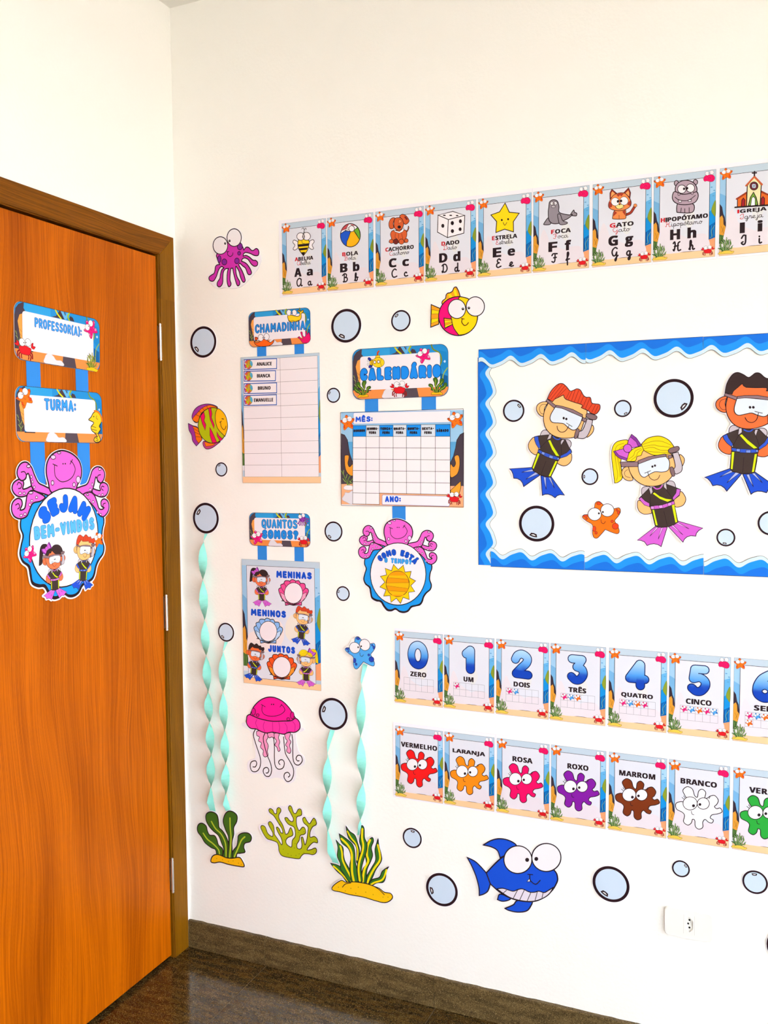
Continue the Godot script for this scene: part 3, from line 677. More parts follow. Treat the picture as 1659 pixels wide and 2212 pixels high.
const GIRL_BROWN := {"skin": "f0784a", "hair": "3a2829", "hairline": "3a2829", "trim": "cf62cf", "trim2": "e493e6", "fin": "d45fd2", "finlight": "e9a6e8"}
const STAR_BLUE := {"body": "4fa8ee", "spot": "2a45b8"}
const STAR_PINK := {"body": "ee1278", "spot": "f58ac0"}
const CARD_WEED := {"leaf": "3f6d33", "leafstripe": "a9c27a", "sand": "eec84e"}

# skeletons of the fat rounded display lettering, height 10: [advance, strokes...]
const FAT := {
	"A": [5.8, [0.4,0,2.9,10], [2.9,10,5.4,0], [1.5,3.2,4.3,3.2]], "B": [5.4, [0.4,0,0.4,10], [0.4,10,3.4,9.8,4.6,7.8,3.4,5.7,0.8,5.2], [0.8,5.2,4,4.9,5.1,2.6,3.8,0.3,0.4,0]],
	"C": [5.4, [5.1,8,3.4,10,1.2,8.6,0.4,5,1.2,1.4,3.4,0,5.1,2]], "D": [5.6, [0.4,0,0.4,10], [0.4,10,3.6,9.2,5.2,5,3.6,0.8,0.4,0]],
	"E": [4.8, [0.4,0,0.4,10], [0.4,10,4.4,10], [0.4,5,3.9,5], [0.4,0,4.4,0]], "F": [4.6, [0.4,0,0.4,10], [0.4,10,4.4,10], [0.4,5,3.8,5]],
	"G": [5.6, [5.1,8,3.4,10,1.2,8.6,0.4,5,1.2,1.4,3.4,0,5.1,2], [5.1,2,5.1,4.6], [3.4,4.6,5.1,4.6]], "H": [5.6, [0.4,0,0.4,10], [5.2,0,5.2,10], [0.4,5,5.2,5]],
	"I": [1, [0.4,0,0.4,10]], "J": [4.8, [4.4,10,4.4,3,3,0,1,0.4,0.3,2.4]], "L": [4.6, [0.4,10,0.4,0], [0.4,0,4.2,0]],
	"M": [7.2, [0.4,0,0.9,10], [0.9,10,3.6,3.5], [3.6,3.5,6.3,10], [6.3,10,6.8,0]], "N": [5.6, [0.4,0,0.4,10], [0.4,10,5.2,0], [5.2,0,5.2,10]],
	"O": [5.8, [2.9,10,0.9,8.4,0.4,5,0.9,1.6,2.9,0,4.9,1.6,5.4,5,4.9,8.4,2.9,10]], "P": [5.2, [0.4,0,0.4,10], [0.4,10,3.8,9.6,4.9,7.2,3.7,4.8,0.4,4.4]],
	"Q": [5.8, [2.9,10,0.9,8.4,0.4,5,0.9,1.6,2.9,0,4.9,1.6,5.4,5,4.9,8.4,2.9,10], [3.6,2.4,5.2,-1.6]], "R": [5.3, [0.4,0,0.4,10], [0.4,10,3.8,9.6,4.9,7.2,3.7,4.8,0.4,4.4], [2.6,4.6,5,0]],
	"S": [5.2, [4.8,8.6,3.1,10,1,8.8,1.2,6.4,2.9,5.2,4.7,3.6,4.6,1.2,2.7,0,0.4,1.4]], "T": [5.4, [0.2,10,5.2,10], [2.7,10,2.7,0]], "U": [5.2, [0.4,10,0.4,3,1.5,0.3,3.6,0.3,4.8,3,4.8,10]],
	"V": [5.6, [0.3,10,2.8,0], [2.8,0,5.3,10]], "X": [5.6, [0.4,0,5.2,10], [0.4,10,5.2,0]], "Ç": [5.4, [5.1,8,3.4,10,1.2,8.6,0.4,5,1.2,1.4,3.4,0,5.1,2], [3.2,-0.4,3.6,-2]],
	"Á": [5.8, [0.4,0,2.9,10], [2.9,10,5.4,0], [1.5,3.2,4.3,3.2], [2.7,12.6,3.8,14.2]], "Ê": [4.8, [0.4,0,0.4,10], [0.4,10,4.4,10], [0.4,5,3.9,5], [0.4,0,4.4,0], [1.2,12.4,2.4,13.8], [2.4,13.8,3.6,12.4]],
	":": [1, [0.4,1.6,0.4,1.9], [0.4,6.4,0.4,6.7]], "-": [3.6, [0.4,5,3.2,5]], "?": [5, [0.5,8,1.6,9.8,3.6,9.6,4.5,7.6,3.4,5.4,2.4,3.6], [2.3,0.2,2.3,0.5]], " ": [4],
	"(": [2.2, [1.9,11,0.5,8,0.5,2,1.9,-1]], ")": [2.2, [0.3,11,1.7,8,1.7,2,0.3,-1]],
	"0": [6.4, [3.2,10,1.2,8.6,0.4,5,1.2,1.4,3.2,0,5.2,1.4,6,5,5.2,8.6,3.2,10]], "1": [3.4, [0.6,7.9,2.8,9.6], [3,9.8,3,0.2]],
	"2": [5.8, [0.6,7.2,1.5,9.2,3.2,9.9,5,8.4,4.8,6,2.8,3.2,0.9,0.5], [0.9,0.4,5.4,0.2]], "3": [5.4, [0.7,9.7,4.6,9.7], [4.6,9.7,2.8,6.2], [2.6,6.1,4.6,5.2,5.1,2.8,3.8,0.5,2,0.1,0.5,1.5]],
	"4": [6, [4,9.8,0.7,3.4], [0.7,3.2,5.6,3.2], [4.2,9.6,4.2,0.2]], "5": [5.6, [4.9,9.7,1.5,9.7], [1.5,9.7,1,5.6], [1,5.5,3.2,6.2,5,4.8,5.1,2.6,3.7,0.5,2,0.2,0.5,1.5]],
	"6": [5.8, [4.4,9.9,2.2,8,0.9,5.2,0.6,3], [3,5.6,1.2,4.6,0.6,2.8,1.2,1,3,0,4.8,1,5.4,2.8,4.8,4.6,3,5.6]],
}
# joined handwriting, x-height 1
const HAND := {
	"a": [1.15, [0.8,0.85,0.45,1,0.1,0.7,0.1,0.25,0.4,0,0.7,0.3,0.8,0.9], [0.8,0.95,0.8,0.3,0.95,0,1.2,0.12]], "b": [0.95, [0,0.1,0.35,0.9,0.48,1.7,0.35,2,0.2,1.6,0.2,0.4,0.42,0,0.75,0.25,0.75,0.75,0.6,0.95,1,0.85]],
	"c": [0.95, [0.75,0.8,0.5,1,0.15,0.7,0.15,0.25,0.5,0,1,0.12]], "d": [1.15, [0.78,0.85,0.4,1,0.1,0.7,0.1,0.25,0.4,0,0.7,0.35,0.8,1.2,0.8,2], [0.8,2,0.8,0.3,0.95,0,1.2,0.12]],
	"e": [0.95, [0,0.2,0.5,0.45,0.72,0.8,0.5,1,0.2,0.75,0.2,0.2,0.5,0,1,0.12]], "f": [0.8, [0,0.2,0.5,1.3,0.55,1.85,0.38,2.05,0.25,1.6,0.3,-0.9], [0,0.35,0.75,0.45]],
	"g": [1.1, [0.8,0.85,0.45,1,0.1,0.7,0.1,0.25,0.4,0,0.7,0.3,0.8,0.9], [0.8,0.95,0.8,-0.6,0.55,-1,0.4,-0.7,0.7,-0.2,1.15,0.15]], "h": [1.1, [0,0.1,0.4,1.1,0.45,1.75,0.3,2,0.2,1.6,0.2,0], [0.2,0.5,0.5,1,0.75,0.75,0.75,0.2,0.9,0,1.15,0.12]],
	"i": [0.6, [0.2,0.95,0.2,0.25,0.35,0,0.65,0.12], [0.2,1.4,0.2,1.48]], "j": [0.65, [0.4,0.95,0.4,-0.6,0.2,-1,0.05,-0.7,0.35,-0.2,0.7,0.12], [0.4,1.4,0.4,1.48]],
	"l": [0.65, [0,0.1,0.4,1.1,0.45,1.75,0.3,2,0.2,1.6,0.2,0.3,0.4,0,0.7,0.12]], "m": [1.6, [0.15,0.95,0.15,0], [0.15,0.6,0.4,1,0.62,0.75,0.62,0], [0.62,0.6,0.9,1,1.12,0.75,1.12,0.2,1.3,0,1.62,0.12]],
	"o": [1, [0.5,1,0.15,0.75,0.15,0.25,0.45,0,0.75,0.25,0.75,0.75,0.5,1,0.6,0.8,1.05,0.8]], "p": [1.05, [0.2,1,0.2,-1], [0.2,0.6,0.5,1,0.8,0.75,0.8,0.3,0.5,0,0.25,0.25,0.6,0.05,1.1,0.12]],
	"r": [0.85, [0,0.1,0.2,0.9,0.25,1.1,0.4,0.9,0.65,0.9,0.6,0.3,0.7,0,0.9,0.12]], "s": [0.8, [0,0.1,0.4,1.05,0.65,0.4,0.5,0.02,0.2,0.1,0.85,0.12]], "t": [0.7, [0,0.1,0.3,0.8,0.35,1.7], [0.35,1.7,0.35,0.3,0.5,0,0.75,0.12], [0.05,1.2,0.65,1.2]],
	"ó": [1, [0.5,1,0.15,0.75,0.15,0.25,0.45,0,0.75,0.25,0.75,0.75,0.5,1,0.6,0.8,1.05,0.8], [0.45,1.3,0.65,1.6]],
	"A": [1.7, [1.4,1.75,0.9,2.05,0.3,1.6,0.15,0.8,0.4,0.1,0.9,0.05,1.35,0.7,1.45,1.8], [1.45,1.8,1.4,0.3,1.55,0,1.75,0.1]], "B": [1.5, [0.5,2,0.45,0.1,0.2,0.1], [0,1.7,0.6,2.1,1.15,1.8,1,1.25,0.6,1.1], [0.6,1.1,1.25,1,1.35,0.4,0.9,0,0.4,0.15]],
	"C": [1.5, [1.35,1.8,0.9,2.05,0.35,1.6,0.15,0.9,0.4,0.15,0.9,0,1.5,0.2]], "D": [1.6, [0.45,1.8,0.4,0.4,0.2,0.05,0.15,0.35,0.6,0.1,1.1,0.2,1.45,0.9,1.2,1.8,0.6,2.05,0.1,1.7]],
	"E": [1.35, [1.2,1.75,0.8,2.05,0.4,1.7,0.55,1.2,0.85,1.1,0.3,0.85,0.2,0.3,0.6,0,1.3,0.25]], "F": [1.4, [0.1,1.6,0.4,2,1.35,1.95], [0.85,1.95,0.8,0.4,0.5,0,0.1,0.2], [0.5,1.05,1.15,1.1]],
	"G": [1.5, [1.3,1.8,0.85,2.05,0.3,1.6,0.15,0.9,0.45,0.2,0.9,0.3,1.2,1], [1.2,1,1.15,-0.5,0.95,-1,0.85,-0.6,1.5,0.2]], "H": [1.7, [0.1,1.7,0.4,2,0.5,1.2,0.3,0.1,0.1,0.3], [1.5,1.95,1.15,1.6,1.1,0.4,1.3,0,1.7,0.15], [0.35,1,1.2,1.15]],
	"I": [1.2, [0.1,1.4,0.5,2,0.95,1.9], [0.95,1.95,0.9,0.4,0.5,0,0.1,0.35,0.4,0.6]],
}
const LAYER := 0.000015
const DAYS := ["DOMINGO", "SEGUNDA- FEIRA", "TERÇA- FEIRA", "QUARTA- FEIRA", "QUINTA- FEIRA", "SEXTA- FEIRA", "SÁBADO"]

var ink_mat: StandardMaterial3D
var paper_mat: StandardMaterial3D
var strap_mat: StandardMaterial3D
var names := []
var verts := []
var cols := []
var shape := []          # silhouettes of what was drawn, for cutting the paper round it
var xf := Transform2D()
var lev := 1
var pal := {}
var shade_top := 0.0     # printed two-tone dye of the numerals: top and bottom of the figure
var shade_low := 0.0
var two_tone := false
var used := {}
var glyphs := {}
var made := {}


# ---------- nodes ----------
func numbered(called: String) -> String:
	used[called] = used.get(called, -1) + 1
	return called if used[called] == 0 else "%s_%03d" % [called, used[called]]


func tag(o: Node, label: String, category: String, group := "") -> Node:
	o.set_meta("label", label)
	o.set_meta("category", category)
	if group:
		o.set_meta("group", group)
	return o


func thing(called: String, label: String, category: String, at: Vector3, turn := 0.0, group := "") -> Node3D:
	var o := Node3D.new()
	o.name = numbered(called)
	add_child(o)
	o.position = at
	o.rotation.y = turn
	tag(o, label, category, group)
	return o


func mesh_node(called: String, m: Mesh, mat: Material, parent: Node, at := Vector3.ZERO) -> MeshInstance3D:
	var o := MeshInstance3D.new()
	o.name = numbered(called) if parent == self else called
	o.mesh = m
	o.material_override = mat
	o.position = at
	parent.add_child(o, true)
	if called == "speckles":
		o.set_meta("kind", "stuff")
	return o


func structure(called: String, m: Mesh, mat: Material) -> MeshInstance3D:
	var o := mesh_node(called, m, mat, self)
	o.set_meta("kind", "structure")
	return o


# ---------- solid shapes ----------
func quad(st: SurfaceTool, a: Vector3, b: Vector3, c: Vector3, d: Vector3, n: Vector3) -> void:
	# corners in any turning sense; the front is the side that n looks to
	if (b - a).cross(c - a).dot(n) > 0.0:
		var t := b
		b = d
		d = t
	for p in [a, b, c, a, c, d]:
		st.set_normal(n)
		st.set_uv(Vector2(p.z, p.y) if absf(n.x) > 0.7 else (Vector2(p.x, p.y) if absf(n.z) > 0.7 else Vector2(p.x, p.z)))
		st.add_vertex(p)


func add_box(st: SurfaceTool, lo: Vector3, hi: Vector3, bevel := 0.0) -> void:
	# a box with chamfered edges
	var e := Vector3.ONE * bevel
	var l := lo + e
	var h := hi - e
	for axis in 3:
		for s in [0, 1]:
			var n := Vector3.ZERO
			n[axis] = 1.0 if s else -1.0
			var u := (axis + 1) % 3
			var v := (axis + 2) % 3
			var w: float = hi[axis] if s else lo[axis]
			var c := []
			for k in [[0, 0], [1, 0], [1, 1], [0, 1]]:
				var p := Vector3.ZERO
				p[axis] = w
				p[u] = h[u] if k[0] else l[u]
				p[v] = h[v] if k[1] else l[v]
				c.append(p)
			quad(st, c[0], c[1], c[2], c[3], n)
	if bevel <= 0.0:
		return
	for axis in 3:            # the twelve edges
		var u := (axis + 1) % 3
		var v := (axis + 2) % 3
		for su in [0, 1]:
			for sv in [0, 1]:
				var p := Vector3.ZERO
				var q := Vector3.ZERO
				p[u] = hi[u] if su else lo[u]
				p[v] = h[v] if sv else l[v]
				q[u] = h[u] if su else l[u]
				q[v] = hi[v] if sv else lo[v]
				var p2 := p
				var q2 := q
				p[axis] = l[axis]
				q[axis] = l[axis]
				p2[axis] = h[axis]
				q2[axis] = h[axis]
				var n := Vector3.ZERO
				n[u] = 1.0 if su else -1.0
				n[v] = 1.0 if sv else -1.0
				quad(st, p, p2, q2, q, n.normalized())


func new_st() -> SurfaceTool:
	var st := SurfaceTool.new()
	st.begin(Mesh.PRIMITIVE_TRIANGLES)
	return st


func box_mesh(lo: Vector3, hi: Vector3, bevel := 0.0) -> ArrayMesh:
	var st := new_st()
	add_box(st, lo, hi, bevel)
	return st.commit()


func sheet_mesh(poly: PackedVector2Array, thick: float, bow := 0.0) -> ArrayMesh:
	# a sheet of paper or card cut to an outline (millimetres), its back at z = 0
	var st := new_st()
	if not Geometry2D.is_polygon_clockwise(poly):
		poly.reverse()
	var idx := Geometry2D.triangulate_polygon(poly)
	if idx.is_empty():
		print("paper outline failed ", poly.size())
	var k := 0.001
	for i in idx.size() / 3:
		var a := poly[idx[3 * i]]
		var b := poly[idx[3 * i + 1]]
		var c := poly[idx[3 * i + 2]]
		if (b - a).cross(c - a) > 0.0:
			var t := b
			b = c
			c = t
		for p in [a, b, c]:
			st.set_normal(Vector3(0, 0, 1))
			st.set_uv(p * k)
			st.add_vertex(Vector3(p.x * k, p.y * k, thick))
	for i in poly.size():
		var a := poly[i] * k
		var b := poly[(i + 1) % poly.size()] * k
		var d := (b - a).normalized()
		quad(st, Vector3(a.x, a.y, 0), Vector3(b.x, b.y, 0), Vector3(b.x, b.y, thick), Vector3(a.x, a.y, thick), Vector3(-d.y, d.x, 0))
	return st.commit()


func rect(w: float, h: float, r := 0.0, c := Vector2.ZERO) -> PackedVector2Array:
	var p := PackedVector2Array()
	if r <= 0.0:
		return PackedVector2Array([c + Vector2(-w, h) / 2, c + Vector2(w, h) / 2, c + Vector2(w, -h) / 2, c + Vector2(-w, -h) / 2])
	for q in 4:
		var o: Vector2 = c + Vector2([1, 1, -1, -1][q] * (w / 2 - r), [1, -1, -1, 1][q] * (h / 2 - r))
		for i in 7:
			p.append(o + Vector2.from_angle(PI / 2 - (q * PI / 2) - i * PI / 12) * r)
	return p


# ---------- ink ----------
func begin() -> void:
	names = []
	verts = []
	cols = []
	shape = []
	xf = Transform2D()
	lev = 1
	pal = {}


func part(called: String) -> void:
	names.append(called)
	verts.append(PackedVector3Array())
	cols.append(PackedColorArray())


func ink(key: String) -> Color:
	var k: String = pal.get(key, key)
	return Color.html(INK.get(k, k)).srgb_to_linear()


func dye(p: Vector2, c: Color) -> Color:
	if not two_tone:
		return c
	var t := clampf((p.y - shade_low) / (shade_top - shade_low), 0.0, 1.0)
	var lo := ink("1440b4")
	var mid := ink("4f9be6")
	var hi := ink("b4d8f2")
	return lo.lerp(mid, smoothstep(0.28, 0.5, t)) if t < 0.5 else mid.lerp(hi, (t - 0.5) * 2.0)


func tri(a: Vector2, b: Vector2, c: Vector2, col: Color) -> void:
	var n := names.size() - 1
	var s := (b - a).cross(c - a)
	if absf(s) < 1e-9:
		return
	var z := lev * LAYER
	var k := 0.001
	for p in ([a, c, b] if s > 0.0 else [a, b, c]):
		verts[n].append(Vector3(p.x * k, p.y * k, z))
		cols[n].append(dye(p, col))


func fill(pts: PackedVector2Array, col: Color) -> void:
	var idx := Geometry2D.triangulate_polygon(pts)
	if idx.is_empty():
		for q in Geometry2D.offset_polygon(pts, 0.02):
			if not Geometry2D.is_polygon_clockwise(q) or true:
				var id2 := Geometry2D.triangulate_polygon(q)
				for i in id2.size() / 3:
					tri(q[id2[3 * i]], q[id2[3 * i + 1]], q[id2[3 * i + 2]], col)
	for i in idx.size() / 3:
		tri(pts[idx[3 * i]], pts[idx[3 * i + 1]], pts[idx[3 * i + 2]], col)
	lev += 1


func stroke(pts: PackedVector2Array, w: float, col: Color, closed := false) -> void:
	var p := PackedVector2Array()
	for q in pts:
		if p.is_empty() or p[-1].distance_to(q) > 0.02:
			p.append(q)
	if closed and p.size() > 2 and p[0].distance_to(p[-1]) < 0.02:
		p.remove_at(p.size() - 1)
	var n := p.size()
	if n == 1:
		p.append(p[0] + Vector2(0.05, 0))
		n = 2
	var l := PackedVector2Array()
	var r := PackedVector2Array()
	for i in n:
		var d0: Vector2 = (p[i] - p[(i + n - 1) % n]).normalized() if closed or i > 0 else (p[1] - p[0]).normalized()
		var d1: Vector2 = (p[(i + 1) % n] - p[i]).normalized() if closed or i < n - 1 else d0
		var m := (d0 + d1)
		m = d0 if m.length() < 0.3 else m.normalized()
		var side := m.orthogonal() * (w / 2) / maxf(m.dot(d0), 0.6)
		l.append(p[i] + side)
		r.append(p[i] - side)
	for i in (n if closed else n - 1):
		var j := (i + 1) % n
		tri(l[i], l[j], r[j], col)
		tri(l[i], r[j], r[i], col)
	if not closed:
		for e in [0, n - 1]:
			var out: Vector2 = (p[0] - p[1]).normalized() if e == 0 else (p[n - 1] - p[n - 2]).normalized()
			var a0 := out.angle() - PI / 2
			for i in 6:
				tri(p[e], p[e] + Vector2.from_angle(a0 + i * PI / 6) * w / 2, p[e] + Vector2.from_angle(a0 + (i + 1) * PI / 6) * w / 2, col)
	lev += 1


func pen(p: PackedVector2Array, w: float, col: Color, ring: bool) -> void:
	# a thick round pen stroke as one clean shape
	if ring:
		var loop := p.duplicate()
		if Geometry2D.is_polygon_clockwise(loop):
			loop.reverse()
		var inner := PackedVector2Array()
		for g in Geometry2D.offset_polygon(loop, -w / 2, Geometry2D.JOIN_ROUND):
			if g.size() > inner.size():
				inner = g
		var mid := Vector2.ZERO
		for v in p:
			mid += v / p.size()
		for g in Geometry2D.offset_polygon(loop, w / 2, Geometry2D.JOIN_ROUND):
			if inner.size() < 3:
				flat(g, col)
				continue
			for side in [-1.0, 1.0]:
				for h in Geometry2D.intersect_polygons(g, rect(400, 800, 0.0, mid + Vector2(200 * side, 0))):
					for q in Geometry2D.clip_polygons(h, inner):
						flat(q, col)
	else:
		for g in Geometry2D.offset_polyline(p, w / 2, Geometry2D.JOIN_ROUND, Geometry2D.END_ROUND):
			if not Geometry2D.is_polygon_clockwise(g):
				flat(g, col)
	lev += 1


func flat(q: PackedVector2Array, col: Color) -> void:
	var idx := Geometry2D.triangulate_polygon(q)
	for i in idx.size() / 3:
		tri(q[idx[3 * i]], q[idx[3 * i + 1]], q[idx[3 * i + 2]], col)


func smooth(p: PackedVector2Array, closed: bool, steps := 5) -> PackedVector2Array:
	# a curve through the points; a point given twice is a corner
	var q := PackedVector2Array()
	var corner := []
	for v in p:
		if not q.is_empty() and q[-1].distance_to(v) < 0.001:
			corner[-1] = true
		else:
			q.append(v)
			corner.append(false)
	var n := q.size()
	var out := PackedVector2Array()
	if n < 3:
		return q
	for i in (n if closed else n - 1):
		var a := q[i]
		var b := q[(i + 1) % n]
		var before := q[(i + n - 1) % n] if (closed or i > 0) and not corner[i] else a
		var after := q[(i + 2) % n] if (closed or i < n - 2) and not corner[(i + 1) % n] else b
		for s in steps:
			out.append(a.cubic_interpolate(b, before, after, float(s) / steps))
	if not closed:
		out.append(q[n - 1])
	return out


func points(nums: Array, k := 0.1) -> PackedVector2Array:
	var p := PackedVector2Array()
	for i in nums.size() / 2:
		p.append(Vector2(nums[2 * i], nums[2 * i + 1]) * k)
	return p


func shaped(op: Array) -> Array:
	# the outlines of one drawing step, in millimetres of the drawing
	if op[0] == "E":
		var a := []
		for i in op[4].size() / 6:
			var e: Array = op[4].slice(6 * i, 6 * i + 6)
			var q := PackedVector2Array()
			var big := maxf(Vector2(e[2], e[3]).length(), Vector2(e[4], e[5]).length()) / 10.0
			var n := 10 if big < 2.0 else (18 if big < 12.0 else 40)
			for s in n:
				q.append((Vector2(e[0], e[1]) + Vector2(e[2], e[3]) * cos(TAU * s / n) + Vector2(e[4], e[5]) * sin(TAU * s / n)) * 0.1)
			a.append(q)
		return a
	var p := points(op[4])
	if op[0] == "B" or op[0] == "X":
		return [smooth(p, true)]
	if op[0] == "S":
		return [smooth(p, false)]
	return [p]


func bounds(motif: String, rot: float, flip: bool) -> Rect2:
	var t := Transform2D(deg_to_rad(rot), Vector2.ZERO) * Transform2D().scaled(Vector2(-1 if flip else 1, 1))
	var lo := Vector2.INF
	var hi := -Vector2.INF
	for op in ART[motif]:
		if op[0] != "part" and op[0] != "X":
			for q in shaped(op):
				for v in q:
					lo = lo.min(t * v)
					hi = hi.max(t * v)
	return Rect2(lo, hi - lo)


func draw(motif: String, at := Vector2.ZERO, scale := 1.0, rot := 0.0, flip := false, colours := {}, flat := "") -> void:
	var was := xf
	var was_pal := pal
	pal = colours
	xf = xf * Transform2D(deg_to_rad(rot), at) * Transform2D().scaled(Vector2(-scale if flip else scale, scale))
	var k := scale * sqrt(absf(was.determinant()))
	if flat:
		part(flat)
	elif ART[motif][0][0] != "part":
		part("print")
	for op in ART[motif]:
		if op[0] == "part":
			if not flat:
				part(op[1])
			continue
		var from := lev
		for q in shaped(op):
			var pts: PackedVector2Array = xf * q
			if op[0] in ["B", "P", "E", "X"]:
				shape.append(pts)
			if op[1] != "-":
				lev = from
				fill(pts, ink(op[1]))
			if op[2] != "-":
				lev = from + 1
				stroke(pts, maxf(op[3] * 0.1 * k, 0.25), ink(op[2]), op[0] in ["B", "P", "E"])
		lev = from + 2
	xf = was
	pal = was_pal


func draw_fit(motif: String, centre: Vector2, height: float, rot := 0.0, flip := false, colours := {}, flat := "") -> void:
	var b := bounds(motif, rot, flip)
	var s := height / b.size.y
	draw(motif, centre - b.get_center() * s, s, rot, flip, colours, flat)


func area(nums: Array, col: String, line := "", w := 0.0, curved := false) -> void:
	var p: PackedVector2Array = xf * (smooth(points(nums, 1.0), true) if curved else points(nums, 1.0))
	fill(p, ink(col))
	if line:
		stroke(p, w, ink(line), true)


func line(nums: Array, col: String, w: float, curved := true) -> void:
	var p := points(nums, 1.0)
	stroke(xf * (smooth(p, false) if curved else p), w, ink(col))


func skeleton(font: Dictionary, text: String, gap: float) -> Array:
	# [strokes with their letter index, width]
	var x := 0.0
	var out := []
	for i in text.length():
		var g: Array = font[text[i]]
		for s in g.slice(1):
			var p := points(s, 1.0)
			var ring := p.size() > 3 and p[0].distance_to(p[-1]) < 0.01
			if ring:
				p.remove_at(p.size() - 1)
			if p.size() > 2:
				p = smooth(p, ring, 6)
			else:
				var q := PackedVector2Array()
				for t in 9:
					q.append(p[0].lerp(p[1], t / 8.0))
				p = q
			out.append([Transform2D(0.0, Vector2(x, 0)) * p, ring, i])
		x += g[0] + gap
	return [out, x - gap]


func fat_text(called: String, text: String, centre: Vector2, width: float, height: float, weight: float, fill_col: String, line_col: String, rim: float, arc := 0.0, tilt := 0.0) -> void:
	# rounded display lettering: each letter is drawn with a thick pen, dark first and then in colour
	part(called)
	var sum := 0.0
	for c in text:
		sum += FAT[c][0]
	var gap := weight + rim * 1.3
	var kx: float = (width - weight - (text.length() - 1) * gap) / sum
	var sk := skeleton(FAT, text, gap / kx)
	var ky := (height - weight) / 10.0
	var from := lev
	var top := lev
	for pass_no in 2:
		var seen := -1
		for s in sk[0]:
			if s[2] != seen:
				seen = s[2]
				lev = from if pass_no == 0 else from + 6
			var p := PackedVector2Array()
			for v in s[0]:
				var q := Vector2(v.x * kx - (width - weight) / 2.0, v.y * ky - (height - weight) / 2.0)
				if arc != 0.0:
					var ang := q.x / arc
					q = Vector2(sin(ang) * (arc + q.y), cos(ang) * (arc + q.y) - arc)
				p.append(centre + q.rotated(deg_to_rad(tilt)))
			p = xf * p
			two_tone = fill_col == "two_tone" and pass_no == 1
			if two_tone:
				shade_low = centre.y - height / 2.0
				shade_top = centre.y + height / 2.0
			if two_tone:
				stroke(p, weight, ink(line_col), s[1])
			else:
				pen(p, weight + (rim * 2.0 if pass_no == 0 else 0.0), ink(line_col) if pass_no == 0 else ink(fill_col), s[1])
			two_tone = false
			top = maxi(top, lev)
	lev = top


func hand_text(called: String, text: String, centre: Vector2, width: float, xh: float, w: float, first := "k", rest := "k") -> void:
	part(called)
	var sk := skeleton(HAND, text, 0.0)
	var kx: float = width / sk[1] if width > 0.0 else xh
	var from := lev
	var n := 0
	for s in sk[0]:
		var p := PackedVector2Array()
		for v in s[0]:
			p.append(centre + Vector2((v.x - sk[1] / 2.0) * kx, v.y * xh))
		lev = from + n % 5
		n += 1
		stroke(xf * p, w, ink(first if s[2] == 0 else rest), false)
	lev = from + 5


func glyph_run(text: String) -> PackedVector3Array:
	if not glyphs.has(text):
		var f := SystemFont.new()
		f.font_names = PackedStringArray(["Droid Sans"])
		f.font_weight = 700
		var tm := TextMesh.new()
		tm.text = text
		tm.font = f
		tm.font_size = 48
		tm.pixel_size = 0.02
		tm.depth = 0.0
		var st := SurfaceTool.new()
		st.create_from(tm, 0)
		st.deindex()
		glyphs[text] = st.commit_to_arrays()[Mesh.ARRAY_VERTEX]
	return glyphs[text]


func letter_shapes(text: String) -> PackedVector3Array:
	# the sheets set a plain upright bar for the capital I
	if not "I" in text:
		return glyph_run(text)
	var lo := INF
	var hi := -INF
	for p in glyph_run("H"):
		lo = minf(lo, p.y)
		hi = maxf(hi, p.y)
	var out := PackedVector3Array()
	var at := 0.0
	var word := ""
	for c in text + "\n":
		if c != "I" and c != "\n":
			word += c
			continue
		if word:
			var run := glyph_run(word)
			var a := INF
			var b := -INF
			for p in run:
				a = minf(a, p.x)
				b = maxf(b, p.x)
			for p in run:
				out.append(p + Vector3(at - a, 0, 0))
			at += b - a + 0.1
			word = ""
		if c == "I":
			var w := (hi - lo) * 0.25
			for k in [[0, 0], [0, 1], [1, 1], [0, 0], [1, 1], [1, 0]]:
				out.append(Vector3(at + w * k[0], lo + (hi - lo) * k[1], 0))
			at += w + 0.1
	return out


func type_text(called: String, text: String, centre: Vector2, width: float, height: float, first := "k", rest := "k", embolden := 0.045) -> void:
	# upright capitals of a plain typeface; the bounding box is width by height
	part(called)
	var v := letter_shapes(text)
	var lo := Vector2.INF
	var hi := -Vector2.INF
	for p in v:
		lo = lo.min(Vector2(p.x, p.y))
		hi = hi.max(Vector2(p.x, p.y))
	var one := letter_shapes(text[0])
	var first_end := lo.x
	var first_lo := INF
	for p in one:
		first_lo = minf(first_lo, p.x)
	for p in one:
		first_end = maxf(first_end, lo.x + p.x - first_lo)
	var s := Vector2((width if width > 0.0 else (hi.x - lo.x) * height / (hi.y - lo.y)) / (hi.x - lo.x), height / (hi.y - lo.y))
	var mid := (lo + hi) / 2.0
	var fat := height * embolden
	for pass_no in (4 if fat > 0.0 else 1):
		var shift := Vector2(fat if pass_no % 2 else -fat, fat * 0.6 if pass_no > 1 else -fat * 0.6) if fat > 0.0 else Vector2.ZERO
		for i in v.size() / 3:
			var q := []
			var far := -INF
			for j in 3:
				var p := v[3 * i + j]
				far = maxf(far, p.x)
				q.append(xf * (centre + shift + (Vector2(p.x, p.y) - mid) * s))
			tri(q[0], q[1], q[2], ink(first if far <= first_end + 0.01 else rest))
		lev += 1


